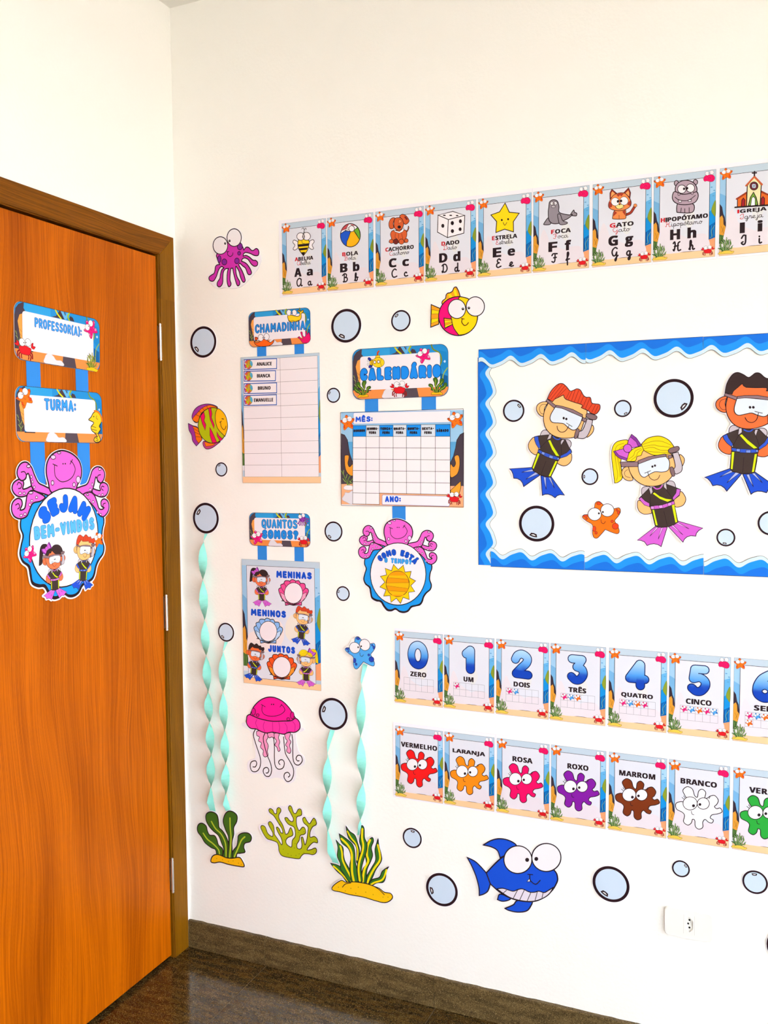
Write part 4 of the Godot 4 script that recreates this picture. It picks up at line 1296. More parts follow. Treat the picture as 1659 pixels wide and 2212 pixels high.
func ink_meshes() -> Array:
	# what was drawn since begin(), as [name, mesh] pairs; parts of the same name are joined
	var out := []
	var at := {}
	for i in names.size():
		if verts[i].is_empty():
			continue
		var join: bool = names[i].ends_with("_print") or names[i] == "lettering" or names[i] == "white_field"
		if at.has(names[i]) and join:
			var j: int = at[names[i]]
			verts[j].append_array(verts[i])
			cols[j].append_array(cols[i])
		elif join:
			at[names[i]] = i
	for i in names.size():
		if verts[i].is_empty() or at.get(names[i], i) != i:
			continue
		var called: String = names[i]
		var arr := []
		arr.resize(Mesh.ARRAY_MAX)
		var nor := PackedVector3Array()
		nor.resize(verts[i].size())
		nor.fill(Vector3(0, 0, 1))
		arr[Mesh.ARRAY_VERTEX] = verts[i]
		arr[Mesh.ARRAY_NORMAL] = nor
		arr[Mesh.ARRAY_COLOR] = cols[i]
		var m := ArrayMesh.new()
		m.add_surface_from_arrays(Mesh.PRIMITIVE_TRIANGLES, arr)
		out.append([called, m])
	return out


func print_on(parent: Node, pairs: Array, z: float) -> void:
	for p in pairs:
		mesh_node(p[0], p[1], ink_mat, parent, Vector3(0, 0, z))


func cut_outline(margin: float, closing := 0.0) -> PackedVector2Array:
	# the paper left round a cut-out print: everything drawn, grown by the margin
	var todo := []
	for s in shape:
		var big := PackedVector2Array()
		for g in Geometry2D.offset_polygon(s if not Geometry2D.is_polygon_clockwise(s) else reversed(s), margin + closing, Geometry2D.JOIN_ROUND):
			if not Geometry2D.is_polygon_clockwise(g) and g.size() > big.size():
				big = g
		if big.size() > 2:
			todo.append(big)
	var acc: PackedVector2Array = todo.pop_front()
	var tries := 0
	while not todo.is_empty() and tries < 400:
		tries += 1
		var p: PackedVector2Array = todo.pop_front()
		var outer := []
		for m in Geometry2D.merge_polygons(acc, p):
			if not Geometry2D.is_polygon_clockwise(m):
				outer.append(m)
		if outer.size() == 1:
			acc = outer[0]
		else:
			todo.append(p)
	if closing > 0.0:
		for g in Geometry2D.offset_polygon(acc, -closing, Geometry2D.JOIN_ROUND):
			if not Geometry2D.is_polygon_clockwise(g):
				acc = g
				break
	var thin := PackedVector2Array()
	for v in acc:
		if thin.is_empty() or thin[-1].distance_to(v) > 0.35:
			thin.append(v)
	return thin


func reversed(p: PackedVector2Array) -> PackedVector2Array:
	var q := p.duplicate()
	q.reverse()
	return q


func cutout(called: String, label: String, category: String, motif: String, at: Vector2, thick: float, margin := 3.0, colours := {}, rot := 0.0, scale := 1.0, group := "", closing := 0.0, z := 0.0004) -> Node3D:
	var key := motif + str(colours) + str(rot) + str(scale)
	if not made.has(key):
		begin()
		draw(motif, Vector2.ZERO, scale, rot, false, colours)
		made[key] = [ink_meshes(), sheet_mesh(cut_outline(margin, closing), thick)]
	var t := thing(called, label, category, Vector3(at.x, at.y, z), 0.0, group)
	mesh_node("paper", made[key][1], paper_mat, t)
	print_on(t, made[key][0], thick)
	return t


# ---------- prints that several sheets share ----------
func reef_frame(w: float, h: float, ml: float, mt: float, mr: float, mb: float, fine := 1.0) -> void:
	# the underwater picture printed round the edge of a sheet
	var x0 := -w / 2
	var x1 := w / 2
	var y0 := -h / 2
	var y1 := h / 2
	part("border_print")
	area([x0, y1, x1, y1, x1, y0, x0, y0], "c0d0de")
	var a := x0 + ml
	var b := x1 - mr
	var ty := y1 - mt
	area([x0, ty, a, ty, a, y0 + h * 0.55, x0, y0 + h * 0.62], "9fc8e8")
	area([x0, y0 + h * 0.72, a, y0 + h * 0.68, a, y0 + h * 0.3, x0, y0 + h * 0.3], "78b2e0")
	area([b, ty, x1, ty, x1, y0 + h * 0.55, b, y0 + h * 0.6], "a6d0ee")
	area([b, y0 + h * 0.72, x1, y0 + h * 0.75, x1, y0 + h * 0.4, b, y0 + h * 0.4], "66b2e6")
	area([b, y0 + h * 0.52, (b + x1) / 2, y0 + h * 0.55, x1, y0 + h * 0.5, x1, y0 + h * 0.25, b, y0 + h * 0.25], "1590dc")
	area([b, y0 + h * 0.36, x1, y0 + h * 0.4, x1, y0 + h * 0.22, b, y0 + h * 0.2], "0866b4")
	area([x0, y0 + h * 0.6, x0 + ml * 0.4, y0 + h * 0.56, x0 + ml * 0.6, y0 + h * 0.48, x0 + ml * 0.85, y0 + h * 0.44, a, y0 + h * 0.36, a, y0 + h * 0.25, x0, y0 + h * 0.25], "382d38")
	area([x0, y0 + h * 0.44, x0 + ml * 0.4, y0 + h * 0.465, x0 + ml * 0.6, y0 + h * 0.43, x0 + ml * 0.65, y0 + h * 0.36, a, y0 + h * 0.33, a, y0 + h * 0.22, x0, y0 + h * 0.25], "e09a34")
	line([x0 + ml * 0.3, y0 + h * 0.34, x0 + ml * 0.5, y0 + h * 0.3, x0 + ml * 0.4, y0 + h * 0.27], "8a5a18", 0.7)
	line([x0 + ml * 0.7, y0 + h * 0.33, x0 + ml * 0.6, y0 + h * 0.28, x0 + ml * 0.8, y0 + h * 0.25], "8a5a18", 0.7)
	area([x0, y0 + h * 0.25, x0 + ml * 0.5, y0 + h * 0.235, a, y0 + h * 0.235, a, y0 + h * 0.14, x0, y0 + h * 0.14], "4c7036")
	for k in 7:
		line([x0 + ml * (0.15 + 0.12 * k), y0 + h * 0.145, x0 + ml * (0.1 + 0.13 * k), y0 + h * (0.2 + 0.02 * (k % 3))], ["2f5022", "7c9a4a", "3c5f2a"][k % 3], 0.8, false)
	for k in 4:
		line([b + mr * (0.2 + 0.2 * k), y0 + h * 0.24, b + mr * (0.1 + 0.22 * k), y0 + h * 0.3, b + mr * (0.25 + 0.18 * k), y0 + h * 0.36], ["0a4f9a", "2aa6e6"][k % 2], 0.9)
	area([x0, y0 + h * 0.14, a, y0 + h * 0.14, a, y0 + h * 0.1, x0, y0 + h * 0.1], "e6e2e8")
	area([x1, y0 + h * 0.64, x1 - mr * 0.4, y0 + h * 0.6, x1 - mr * 0.65, y0 + h * 0.53, x1 - mr * 0.3, y0 + h * 0.48, x1, y0 + h * 0.47], "8c9c2c", "5f7a1e", 0.5, true)
	line([x1 - mr * 0.1, y0 + h * 0.36, x1 - mr * 0.6, y0 + h * 0.3, x1 - mr * 0.5, y0 + h * 0.24, x1 - mr * 0.8, y0 + h * 0.22], "9ab83c", 0.7)
	area([b, y0 + h * 0.2, x1, y0 + h * 0.22, x1, y0 + h * 0.08, b, y0 + h * 0.08], "f4a272")
	for f in [[0.3, 0.8], [0.75, 0.76], [0.6, 0.7]]:
		var c := Vector2(b + mr * f[0], y0 + h * f[1])
		area([c.x - mr * 0.2, c.y, c.x, c.y + mr * 0.1, c.x + mr * 0.25, c.y, c.x, c.y - mr * 0.1], "5a9cd0")
	area([x0, y0 + mb, x1, y0 + mb, x1, y0, x0, y0], "fbcb9d")
	area([a, ty, b, ty, b, y0 + mb, a, y0 + mb], "dfdfea", "k", 1.0 * fine)
	stroke(xf * rect(w - 0.4, h - 0.4), 0.4, ink("50505c"), true)


func tinted_panel(w: float, h: float) -> void:
	# the pale reef ghosted into the panel of the cards: watercolour patches of print
	area([-w * 0.4, -h * 0.18, -w * 0.32, h * 0.02, -w * 0.24, -h * 0.06, -w * 0.2, -h * 0.14, -w * 0.08, -h * 0.2, w * 0.1, -h * 0.28, w * 0.1, -h * 0.4, -w * 0.4, -h * 0.4], "e6dce4", "", 0.0, true)
	area([w * 0.02, h * 0.05, w * 0.1, h * 0.08, w * 0.18, -h * 0.02, w * 0.1, -h * 0.14, w * 0.01, -h * 0.08], "e2e0e2", "", 0.0, true)
	area([w * 0.05, -h * 0.25, w * 0.3, -h * 0.22, w * 0.39, -h * 0.28, w * 0.39, -h * 0.4, w * 0.05, -h * 0.4], "e5dae3", "", 0.0, true)


func card_base() -> Array:
	if not made.has("card"):
		begin()
		reef_frame(140.5, 201, 14, 16.5, 14, 17)
		lev -= 1
		tinted_panel(140.5, 201)
		var up := lev
		draw_fit("starfish", Vector2(-57, 87), 26, -10, false, {}, "starfish_print")
		lev = up
		draw_fit("anemone", Vector2(55, 86), 26, 0, false, {}, "anemone_print")
		lev = up
		draw_fit("seaweed", Vector2(-55, -78), 39, 0, false, CARD_WEED, "seaweed_print")
		lev = up
		draw_fit("crab", Vector2(54, -85), 23, 0, false, {}, "crab_print")
		made["card"] = [ink_meshes(), up]
	return made["card"]


func card(called: String, label: String, at: Vector2, tilt: float, group: String, paper: PackedVector2Array, extra: Callable) -> void:
	var base := card_base()
	var t := thing(called, label, "card", Vector3(at.x, at.y, 0.0004), 0.0, group)
	t.rotation.z = tilt
	mesh_node("paper", sheet_mesh(paper, 0.0012), paper_mat, t)
	print_on(t, base[0], 0.0012)
	begin()
	lev = base[1]
	extra.call()
	print_on(t, ink_meshes(), 0.0012)


func plaque(parent: Node, called: String, centre: Vector2, w: float, h: float, z: float, extra: Callable) -> MeshInstance3D:
	# a rounded header sign with the reef printed round a white field; its print is its sub-parts
	var thick := 0.0015
	var o := mesh_node(called, sheet_mesh(rect(w, h, minf(w, h) * 0.17), thick), paper_mat, parent, Vector3(centre.x, centre.y, z))
	begin()
	part("border_print")
	xf = Transform2D().scaled(Vector2(w / 200.0, h / 104.0))
	fill(rect(w - 1, h - 1, h * 0.165), ink("258fd6"))
	area([-80, 51, -30, 51, -20, 51, -20, 36, -80, 36], "2f9fe0")
	area([80, 40, 96, 36, 98, 20, 98, -8, 84, 6], "1a86cc")
	area([84, -6, 98, -12, 98, -34, 84, -34], "12609e")
	area([-99, 26, -97, 38, -91, 46, -82, 51, -79, 51, -80, 41, -76, 36, -83, 30, -83, -34, -99, -34], "4b3d47")
	area([-99, -33, 99, -33, 99, -36, 96, -43, 90, -49, 82, -51, -82, -51, -90, -49, -96, -43, -99, -36], "f09048")
	area([-83, -33, -60, -33, -60, -35, -83, -35], "3a2a28")
	area([8, -33, 36, -33, 38, -42, 40, -51, 6, -51], "554752")
	area([-34, -40, -30, -34, -22, -32, -14, -36, -8, -42, 4, -42, 8, -51, -34, -51], "e6dfe6", "8d8490", 0.5, true)
	area([-93, 16, -89, 28, -83, 31, -83, -22, -88, -10], "f2a24c", "3a2622", 0.5)
	line([-91, 4, -84, -2], "3a2622", 0.6, false)
	line([-90, -4, -84, -10], "3a2622", 0.6, false)
	for k in [[-96, -2, -90, -34], [-88, -8, -90, -34], [-94, -14, -91, -34]]:
		line(k, "6f8a3c", 1.0, false)
	for k in [[-95, -8, -98, -2], [-93, -14, -97, -10], [-92, -20, -88, -14], [-91, -26, -96, -20], [-90, -28, -86, -22]]:
		line(k, "b0b860", 1.1, false)
	area([-18, 37, -8, 40, 0, 51, 12, 51, 18, 42, 12, 37], "473a46")
	area([22, 37, 26, 46, 32, 44, 36, 37], "473a46")
	area([3, 51, 10, 51, 14, 44, 17, 51, 24, 51, 16, 37, 12, 37], "63b4ea")
	line([-9, 51, -4, 44, 4, 37], "dcd71c", 4.2)
	line([24, 51, 20, 44, 24, 37], "a4bc1e", 4.5)
	line([66, 51, 70, 42, 82, 34, 86, 20, 82, 8], "7a8c22", 4.0)
	line([98, 4, 90, -8, 88, -22, 85, -34], "9db42c", 2.6)
	fill(xf * PackedVector2Array([Vector2(93, 14), Vector2(95, 17), Vector2(93, 20), Vector2(90, 17)]), ink("bfe0f6"))
	part("white_field")
	fill(xf * rect(166, 69, 6, Vector2(0, 1.5)), ink("f0e9ef"))
	xf = Transform2D()
	part("border_print")
	stroke(rect(w - 1.2, h - 1.2, h * 0.165), 1.0, ink("k"), true)
	extra.call()
	print_on(o, ink_meshes(), thick)
	return o


func strap(parent: Node, lo: Vector2, hi: Vector2, z: float) -> void:
	var st := new_st()
	add_box(st, Vector3(lo.x, lo.y, z), Vector3(hi.x, hi.y, z + 0.0009))
	mesh_node("strap", st.commit(), strap_mat, parent)


func bubble(at: Vector2, r: float, glint: float, label: String, lift := 0.0016, z := 0.0004) -> void:
	var key := "bubble%.4f" % r
	if not made.has(key):
		begin()
		part("rim")
		var mm := r * 1000.0
		var p := PackedVector2Array()
		for i in 64:
			p.append(Vector2.from_angle(TAU * i / 64) * mm)
		fill(p, ink("2a1418"))
		part("water")
		var q := Transform2D().scaled(Vector2.ONE * (0.845 if r > 0.025 else 0.82)) * p
		fill(q, ink("ccdcef"))
		part("glint")
		for k in 2:
			# a crescent, dark outside and white within
			var e: float = [0.0, 0.08][k]
			var g := PackedVector2Array()
			for i in 9:
				g.append(Vector2.from_angle((-0.31 + e * 1.4) * (1.0 - i / 4.0)) * mm * (0.765 - e * 0.9))
			for i in 9:
				g.append(Vector2.from_angle((0.27 - e * 1.4) * (1.0 - i / 4.0)) * mm * (0.545 + e * 0.9 + 0.045 * absf(1.0 - i / 4.0)))
			fill(g, ink("2a1418" if k == 0 else "f4f2f6"))
		var o := PackedVector2Array()
		for i in 64:
			o.append(Vector2.from_angle(TAU * i / 64) * (mm + 0.9))
		made[key] = [ink_meshes(), sheet_mesh(o, lift)]
	var t := thing("bubble_cutout", label, "bubble", Vector3(at.x, at.y, z), 0.0, "paper bubbles")
	t.rotation.z = deg_to_rad(glint)
	mesh_node("paper", made[key][1], paper_mat, t)
	print_on(t, made[key][0], lift)


func wave_strip(label: String, at: Vector2, length: float, phase: float, turn: float, z: float, group: String) -> void:
	# a length of wavy blue border paper; local x runs along it, y = 0 is the straight outer edge, the waves point down (-y)
	var n := int(length / 3.0)
	var edges := [[], [], []]
	for i in n + 1:
		var x := length * i / n
		var a := TAU * (x / 79.0) + phase
		var w := sin(a) + 0.22 * sin(2.0 * a + 0.6)
		edges[0].append(Vector2(x, -15.0 - 8.5 * (sin(a + 0.35) + 0.22 * sin(2.0 * a + 1.3))))
		edges[1].append(Vector2(x, -31.5 - 9.5 * w))
		edges[2].append(Vector2(x, -41.5 - 8.5 * w))
	var outline := PackedVector2Array([Vector2(0, 0), Vector2(length, 0)])
	var inv: Array = edges[2].duplicate()
	inv.reverse()
	outline.append_array(PackedVector2Array(inv))
	var t := thing("wave_border_strip", label, "border", Vector3(at.x, at.y, z), 0.0, group)
	t.rotation.z = turn
	mesh_node("paper", sheet_mesh(outline, 0.0012), paper_mat, t)
	begin()
	var shades := ["1871de", "1f92f2", "cfe4f0"]
	var called := ["deep_blue_wave", "mid_blue_wave", "pale_blue_wave"]
	for b in 3:
		part(called[b])
		for i in n:
			var a0: Vector2 = Vector2(length * i / n, 0) if b == 0 else edges[b - 1][i]
			var a1: Vector2 = Vector2(length * (i + 1) / n, 0) if b == 0 else edges[b - 1][i + 1]
			tri(a0, a1, edges[b][i + 1], ink(shades[b]))
			tri(a0, edges[b][i + 1], edges[b][i], ink(shades[b]))
	lev += 1
	part("edge_line")
	stroke(PackedVector2Array(edges[2]), 0.8, ink("k"))
	stroke(PackedVector2Array([Vector2(0, -0.5), Vector2(length, -0.5)]), 0.8, ink("k"))
	print_on(t, ink_meshes(), 0.0012)


func streamer(called: String, label: String, nodes: Array, first_half: float, mat: Material) -> void:
	# a crepe-paper ribbon, a half turn between each pair of nodes, hung a little off the wall
	var st := new_st()
	var half := 0.0128
	var rows := []
	for k in nodes.size() - 1:
		var a := Vector2(nodes[k][0], nodes[k][1])
		var b := Vector2(nodes[k + 1][0], nodes[k + 1][1])
		var steps := 22
		for i in steps + (1 if k == nodes.size() - 2 else 0):
			var t := float(i) / steps
			var ang := 0.0
			if k == 0:
				ang = lerpf(PI / 2 + first_half, PI / 2, t) - PI   # starts flat under the cut-out
			elif k == nodes.size() - 2:
				ang = PI * (k - 1) - PI / 2 + t * PI * 0.5
			else:
				ang = PI * (k - 1) - PI / 2 + PI * t
			ang -= 0.5
			var c := a.lerp(b, t)
			var crimp := 0.0005 * sin(k * 40.0 + t * 50.0) + 0.0004 * sin(k * 13.0 + t * 113.0)
			var end := clampf(minf((nodes[0][1] - c.y) / 0.035 - 0.2, (c.y - nodes[-1][1]) / 0.035 - 0.2), 0.0, 1.0)
			var z := lerpf(0.0014, 0.0165, end)
			var ax := Vector3(cos(ang), 0.12 * sin(2.0 * ang), sin(ang) * end) * half
			crimp *= end
			var mid := Vector3(c.x, c.y, z + crimp)
			var row := [mid - ax, mid - ax * 0.33, mid + ax * 0.33, mid + ax]
			for j in 4:
				row[j].z = maxf(row[j].z, 0.0006)
			rows.append(row)
	for i in rows.size() - 1:
		for j in 3:
			for v in [rows[i][j], rows[i][j + 1], rows[i + 1][j + 1], rows[i][j], rows[i + 1][j + 1], rows[i + 1][j]]:
				st.set_smooth_group(0)
				st.set_uv(Vector2(v.x + v.z, v.y))
				st.add_vertex(v)
	st.generate_normals()
	var o := mesh_node(called, st.commit(), mat, self)
	tag(o, label, "streamer", "crepe streamers")


# ---------- textures ----------
func wood_texture(base: Color, dark: Color, seed_no: int, turned: bool, cell: float) -> ImageTexture:
	# veneer: long fine fibres, a few broad darker bands and stretched cathedral arches
	var fine := FastNoiseLite.new()
	fine.seed = seed_no
	fine.frequency = 1.0
	fine.fractal_octaves = 2
	var wide := FastNoiseLite.new()
	wide.seed = seed_no + 7
	wide.frequency = 1.0
	wide.fractal_octaves = 2
	var w := 768
	var h := 768
	var im := Image.create(w, h, false, Image.FORMAT_RGB8)
	for y in h:
		var v := float(y) / h * 2.4
		for x in w:
			var u := float(x) / w
			var uu := u + 0.045 * wide.get_noise_2d(u * 1.6, v * 0.8) + 0.006 * wide.get_noise_2d(u * 9.0 + 9.0, v * 3.0)
			var ring := 0.5 + 0.5 * sin((uu * cell + 1.3 * wide.get_noise_2d(uu * 2.0 + 5.0, v * 0.35)) * TAU)
			var fibre := 0.5 + 0.5 * fine.get_noise_2d(uu * 190.0, v * 1.6)
			var hair := 0.5 + 0.5 * fine.get_noise_2d(uu * 420.0 + 40.0, v * 5.0)
			var patch := 0.5 + 0.5 * wide.get_noise_2d(uu * 5.0 + 20.0, v * 0.7)
			var t := 0.16 + 0.34 * ring * ring * patch + 0.85 * (fibre - 0.45) + 0.5 * (hair - 0.5) + 0.4 * (patch - 0.45)
			im.set_pixel(x, y, base.lerp(dark, clampf(t, 0.0, 1.0)))
	if turned:
		im.rotate_90(CLOCKWISE)
	return ImageTexture.create_from_image(im)


func stone_texture(seed_no: int, light: String, deep: String) -> ImageTexture:
	# fine-grained granite: light and dark crystals, faint bedding streaks
	var b := FastNoiseLite.new()
	b.seed = seed_no + 3
	b.frequency = 0.012
	b.fractal_octaves = 4
	var rng := RandomNumberGenerator.new()
	rng.seed = seed_no
	var w := 512
	var im := Image.create(w, w, false, Image.FORMAT_RGB8)
	var base := Color.html(light)
	for y in w:
		for x in w:
			var p := b.get_noise_2d(x * 0.6, y * 2.6)
			im.set_pixel(x, y, base.lerp(Color.html(deep), clampf(0.5 + 1.1 * p, 0.0, 1.0)))
	for k in 30000:
		var x := rng.randi() % w
		var y := rng.randi() % w
		var r := rng.randf()
		var c := Color.html("8a7650") if r > 0.55 else (Color.html("1c1409") if r > 0.2 else Color.html("b09a70"))
		var n := 1 + rng.randi() % 3
		for i in n:
			var q := im.get_pixel((x + i) % w, y).lerp(c, rng.randf_range(0.35, 0.9))
			im.set_pixel((x + i) % w, y, q)
			if rng.randf() > 0.5:
				im.set_pixel((x + i) % w, (y + 1) % w, q)
	return ImageTexture.create_from_image(im)


func noise_normal(freq: float, strength: float, seed_no: int) -> NoiseTexture2D:
	var n := FastNoiseLite.new()
	n.seed = seed_no
	n.frequency = freq
	n.fractal_octaves = 4
	var t := NoiseTexture2D.new()
	t.width = 512
	t.height = 512
	t.seamless = true
	t.as_normal_map = true
	t.bump_strength = strength
	t.noise = n
	return t


func plain_mat(c: String, rough: float, metal := 0.0) -> StandardMaterial3D:
	var m := StandardMaterial3D.new()
	m.albedo_color = Color.html(c)
	m.roughness = rough
	m.metallic = metal
	return m


# ---------- the place ----------
func _ready() -> void:
	var cam := Camera3D.new()
	cam.name = "camera"
	add_child(cam)
	cam.position = Vector3(1.6945, 1.5211, 2.3058)
	cam.basis = Basis.from_euler(Vector3(-0.057457, 0.414408, -0.008868))
	cam.fov = 2.0 * rad_to_deg(atan(1106.0 / 1971.317))
	cam.near = 0.05
	cam.far = 100.0
	cam.current = true
	var env := Environment.new()
	var sky := Sky.new()
	var sm := ProceduralSkyMaterial.new()
	sm.sky_top_color = Color(0.82, 0.88, 0.97)
	sm.sky_horizon_color = Color(0.98, 0.98, 0.97)
	sm.ground_bottom_color = Color(0.72, 0.7, 0.66)
	sm.ground_horizon_color = Color(0.9, 0.89, 0.86)
	sm.sky_energy_multiplier = 2.5
	sm.ground_energy_multiplier = 2.3
	sky.sky_material = sm
	env.background_mode = Environment.BG_SKY
	env.sky = sky
	env.tonemap_mode = Environment.TONE_MAPPER_LINEAR
	env.tonemap_exposure = EXPOSURE
	env.sdfgi_enabled = true
	env.ssao_enabled = true
	env.ssil_enabled = true
	var we := WorldEnvironment.new()
	we.name = "world"
	we.environment = env
	add_child(we)

	ink_mat = plain_mat("ffffff", 0.62)
	ink_mat.vertex_color_use_as_albedo = true
	ink_mat.metallic_specular = 0.3
	paper_mat = plain_mat("f4f0f6", 0.75)
	strap_mat = plain_mat("1f86e0", 0.65)
	build_room()
	build_door()
	print("room")
	build_cards()
	print("cards")
	build_charts()
	print("charts")
	build_board()
	build_cutouts()
	build_streamers()
	build_socket()
	print("done")


func build_room() -> void:
	var wall := plain_mat("fbf8f2", 0.9)
	wall.normal_enabled = true
	wall.normal_texture = noise_normal(0.05, 3.0, 5)
	wall.normal_scale = 0.13
	wall.uv1_triplanar = true
	wall.uv1_world_triplanar = true
	wall.uv1_scale = Vector3.ONE * 3.0
	var H := 2.865
	var X := 7.0
	var Z := 6.0
	structure("wall_back", box_mesh(Vector3(-0.15, -0.1, -0.15), Vector3(X + 0.15, H + 0.1, 0)), wall)
	var st := new_st()
	add_box(st, Vector3(-0.15, -0.1, 0), Vector3(0, H + 0.1, 0.0145))
	add_box(st, Vector3(-0.15, 2.17, 0.0145), Vector3(0, H + 0.1, 0.97))
	add_box(st, Vector3(-0.15, -0.1, 0.97), Vector3(0, H + 0.1, Z + 0.15))
	structure("wall_left", st.commit(), wall)
	st = new_st()
	var fx0 := 3.6
	var fx1 := 6.7
	add_box(st, Vector3(0, -0.1, Z), Vector3(X, 0.9, Z + 0.15))
	add_box(st, Vector3(0, 2.7, Z), Vector3(X, H + 0.1, Z + 0.15))
	add_box(st, Vector3(0, 0.9, Z), Vector3(fx0, 2.7, Z + 0.15))
	add_box(st, Vector3(fx1, 0.9, Z), Vector3(X, 2.7, Z + 0.15))
	structure("wall_front", st.commit(), wall)
	# the wall with the windows, outside the picture
	st = new_st()
	var z0 := 0.45
	var z1 := 3.05
	var z2 := 3.25
	var z3 := 5.8
	var s0 := 0.9
	var s1 := 2.7
	add_box(st, Vector3(X, -0.1, 0), Vector3(X + 0.15, s0, Z + 0.15))
	add_box(st, Vector3(X, s1, 0), Vector3(X + 0.15, H + 0.1, Z + 0.15))
	for s in [[0.0, z0], [z1, z2], [z3, Z + 0.15]]:
		add_box(st, Vector3(X, s0, s[0]), Vector3(X + 0.15, s1, s[1]))
	structure("wall_right", st.commit(), wall)
	structure("ceiling", box_mesh(Vector3(0, H, 0), Vector3(X, H + 0.1, Z)), wall)
	var alu := plain_mat("d8dadc", 0.4, 0.3)
	var pane := plain_mat("f4faf8", 0.05)
	pane.transparency = BaseMaterial3D.TRANSPARENCY_ALPHA
	pane.albedo_color.a = 0.08
	var n := 0
	for s in [[z0, z1], [z2, z3]]:
		n += 1
		st = new_st()
		var a: float = s[0]
		var b: float = s[1]
		add_box(st, Vector3(X + 0.03, s0, a), Vector3(X + 0.09, s0 + 0.05, b))
		add_box(st, Vector3(X + 0.03, s1 - 0.05, a), Vector3(X + 0.09, s1, b))
		for z in [a, (a + b) / 2 - 0.025, b - 0.05]:
			add_box(st, Vector3(X + 0.03, s0 + 0.05, z), Vector3(X + 0.09, s1 - 0.05, z + 0.05))
		var w := structure("window_%d" % n, st.commit(), alu)
		for k in 2:
			var za := a + 0.05 if k == 0 else (a + b) / 2 + 0.025
			var zb := (a + b) / 2 - 0.025 if k == 0 else b - 0.05
			mesh_node("pane", box_mesh(Vector3(X + 0.057, s0 + 0.05, za), Vector3(X + 0.063, s1 - 0.05, zb)), pane, w)

	st = new_st()
	add_box(st, Vector3(fx0, 0.9, Z + 0.03), Vector3(fx1, 0.95, Z + 0.09))
	add_box(st, Vector3(fx0, 2.65, Z + 0.03), Vector3(fx1, 2.7, Z + 0.09))
	for k in 4:
		var x := lerpf(fx0, fx1 - 0.05, k / 3.0)
		add_box(st, Vector3(x, 0.95, Z + 0.03), Vector3(x + 0.05, 2.65, Z + 0.09))
	var wf := structure("window_3", st.commit(), alu)  # unseen window, added behind the camera to light the back wall more evenly
	for k in 3:
		mesh_node("pane", box_mesh(Vector3(lerpf(fx0, fx1 - 0.05, k / 3.0) + 0.05, 0.95, Z + 0.057), Vector3(lerpf(fx0, fx1 - 0.05, (k + 1) / 3.0), 2.65, Z + 0.063)), pane, wf)

	# floor: polished granite tiles with thin joints
	var grout := plain_mat("6d5f4c", 0.9)
	var floor_o := structure("floor", box_mesh(Vector3(-0.15, -0.1, 0), Vector3(X, -0.0012, Z)), grout)
	var mats := []
	for k in 3:
		var m := plain_mat("ffffff", 0.14)
		m.albedo_texture = stone_texture(11 + k * 5, "54401c", "33250c")
		m.uv1_scale = Vector3(2.6, 2.6, 1)
		m.uv1_offset = Vector3(0.31 * k, 0.17 * k, 0)
		m.normal_enabled = true
		m.normal_texture = noise_normal(0.05, 1.0, 31)
		m.normal_scale = 0.03
		mats.append(m)
	var xs := [-0.13, 0.2835]
	while xs[-1] < X - 0.01:
		xs.append(minf(xs[-1] + 0.5435, X))
	var zs := [0.0]
	while zs[-1] < Z - 0.01:
		zs.append(minf(zs[-1] + (0.556 if zs.size() == 1 else 0.5435), Z))
	var i := 0
	for xi in xs.size() - 1:
		for zi in zs.size() - 1:
			mesh_node("tile", box_mesh(Vector3(xs[xi] + 0.001, -0.009, zs[zi] + 0.001), Vector3(xs[xi + 1] - 0.001, 0, zs[zi + 1] - 0.001), 0.0007), mats[(xi * 2 + zi) % 3], floor_o)
			i += 1
	# skirting of the same stone
	var bb := structure("baseboard_back", box_mesh(Vector3(0.0, 0, 0), Vector3(X, 0.084, 0.004)), grout)
	var skirt := []
	for k in 3:
		var m: StandardMaterial3D = mats[k].duplicate()
		m.albedo_texture = stone_texture(51 + k, "6e5a38", "4c3c22")
		m.roughness = 0.45
		m.metallic_specular = 0.3
		skirt.append(m)
	var bx := [0.004, 0.2805]
	while bx[-1] < X - 0.01:
		bx.append(minf(bx[-1] + 0.5435, X))
	for k in bx.size() - 1:
		mesh_node("skirting_tile", skirting(bx[k] + 0.0006, bx[k + 1] - 0.0006, k), skirt[k % 3], bb)
	var bl := structure("baseboard_left", box_mesh(Vector3(0, 0, 0.975), Vector3(0.011, 0.084, Z)), grout)
	var lz := 0.976
	var c := 0
	while lz < Z - 0.01:
		var e := minf(lz + 0.5435, Z)
		mesh_node("skirting_tile", box_mesh(Vector3(0.0, 0.0015, lz), Vector3(0.013, 0.086, e - 0.0012), 0.001), skirt[c % 3], bl)
		lz = e
		c += 1


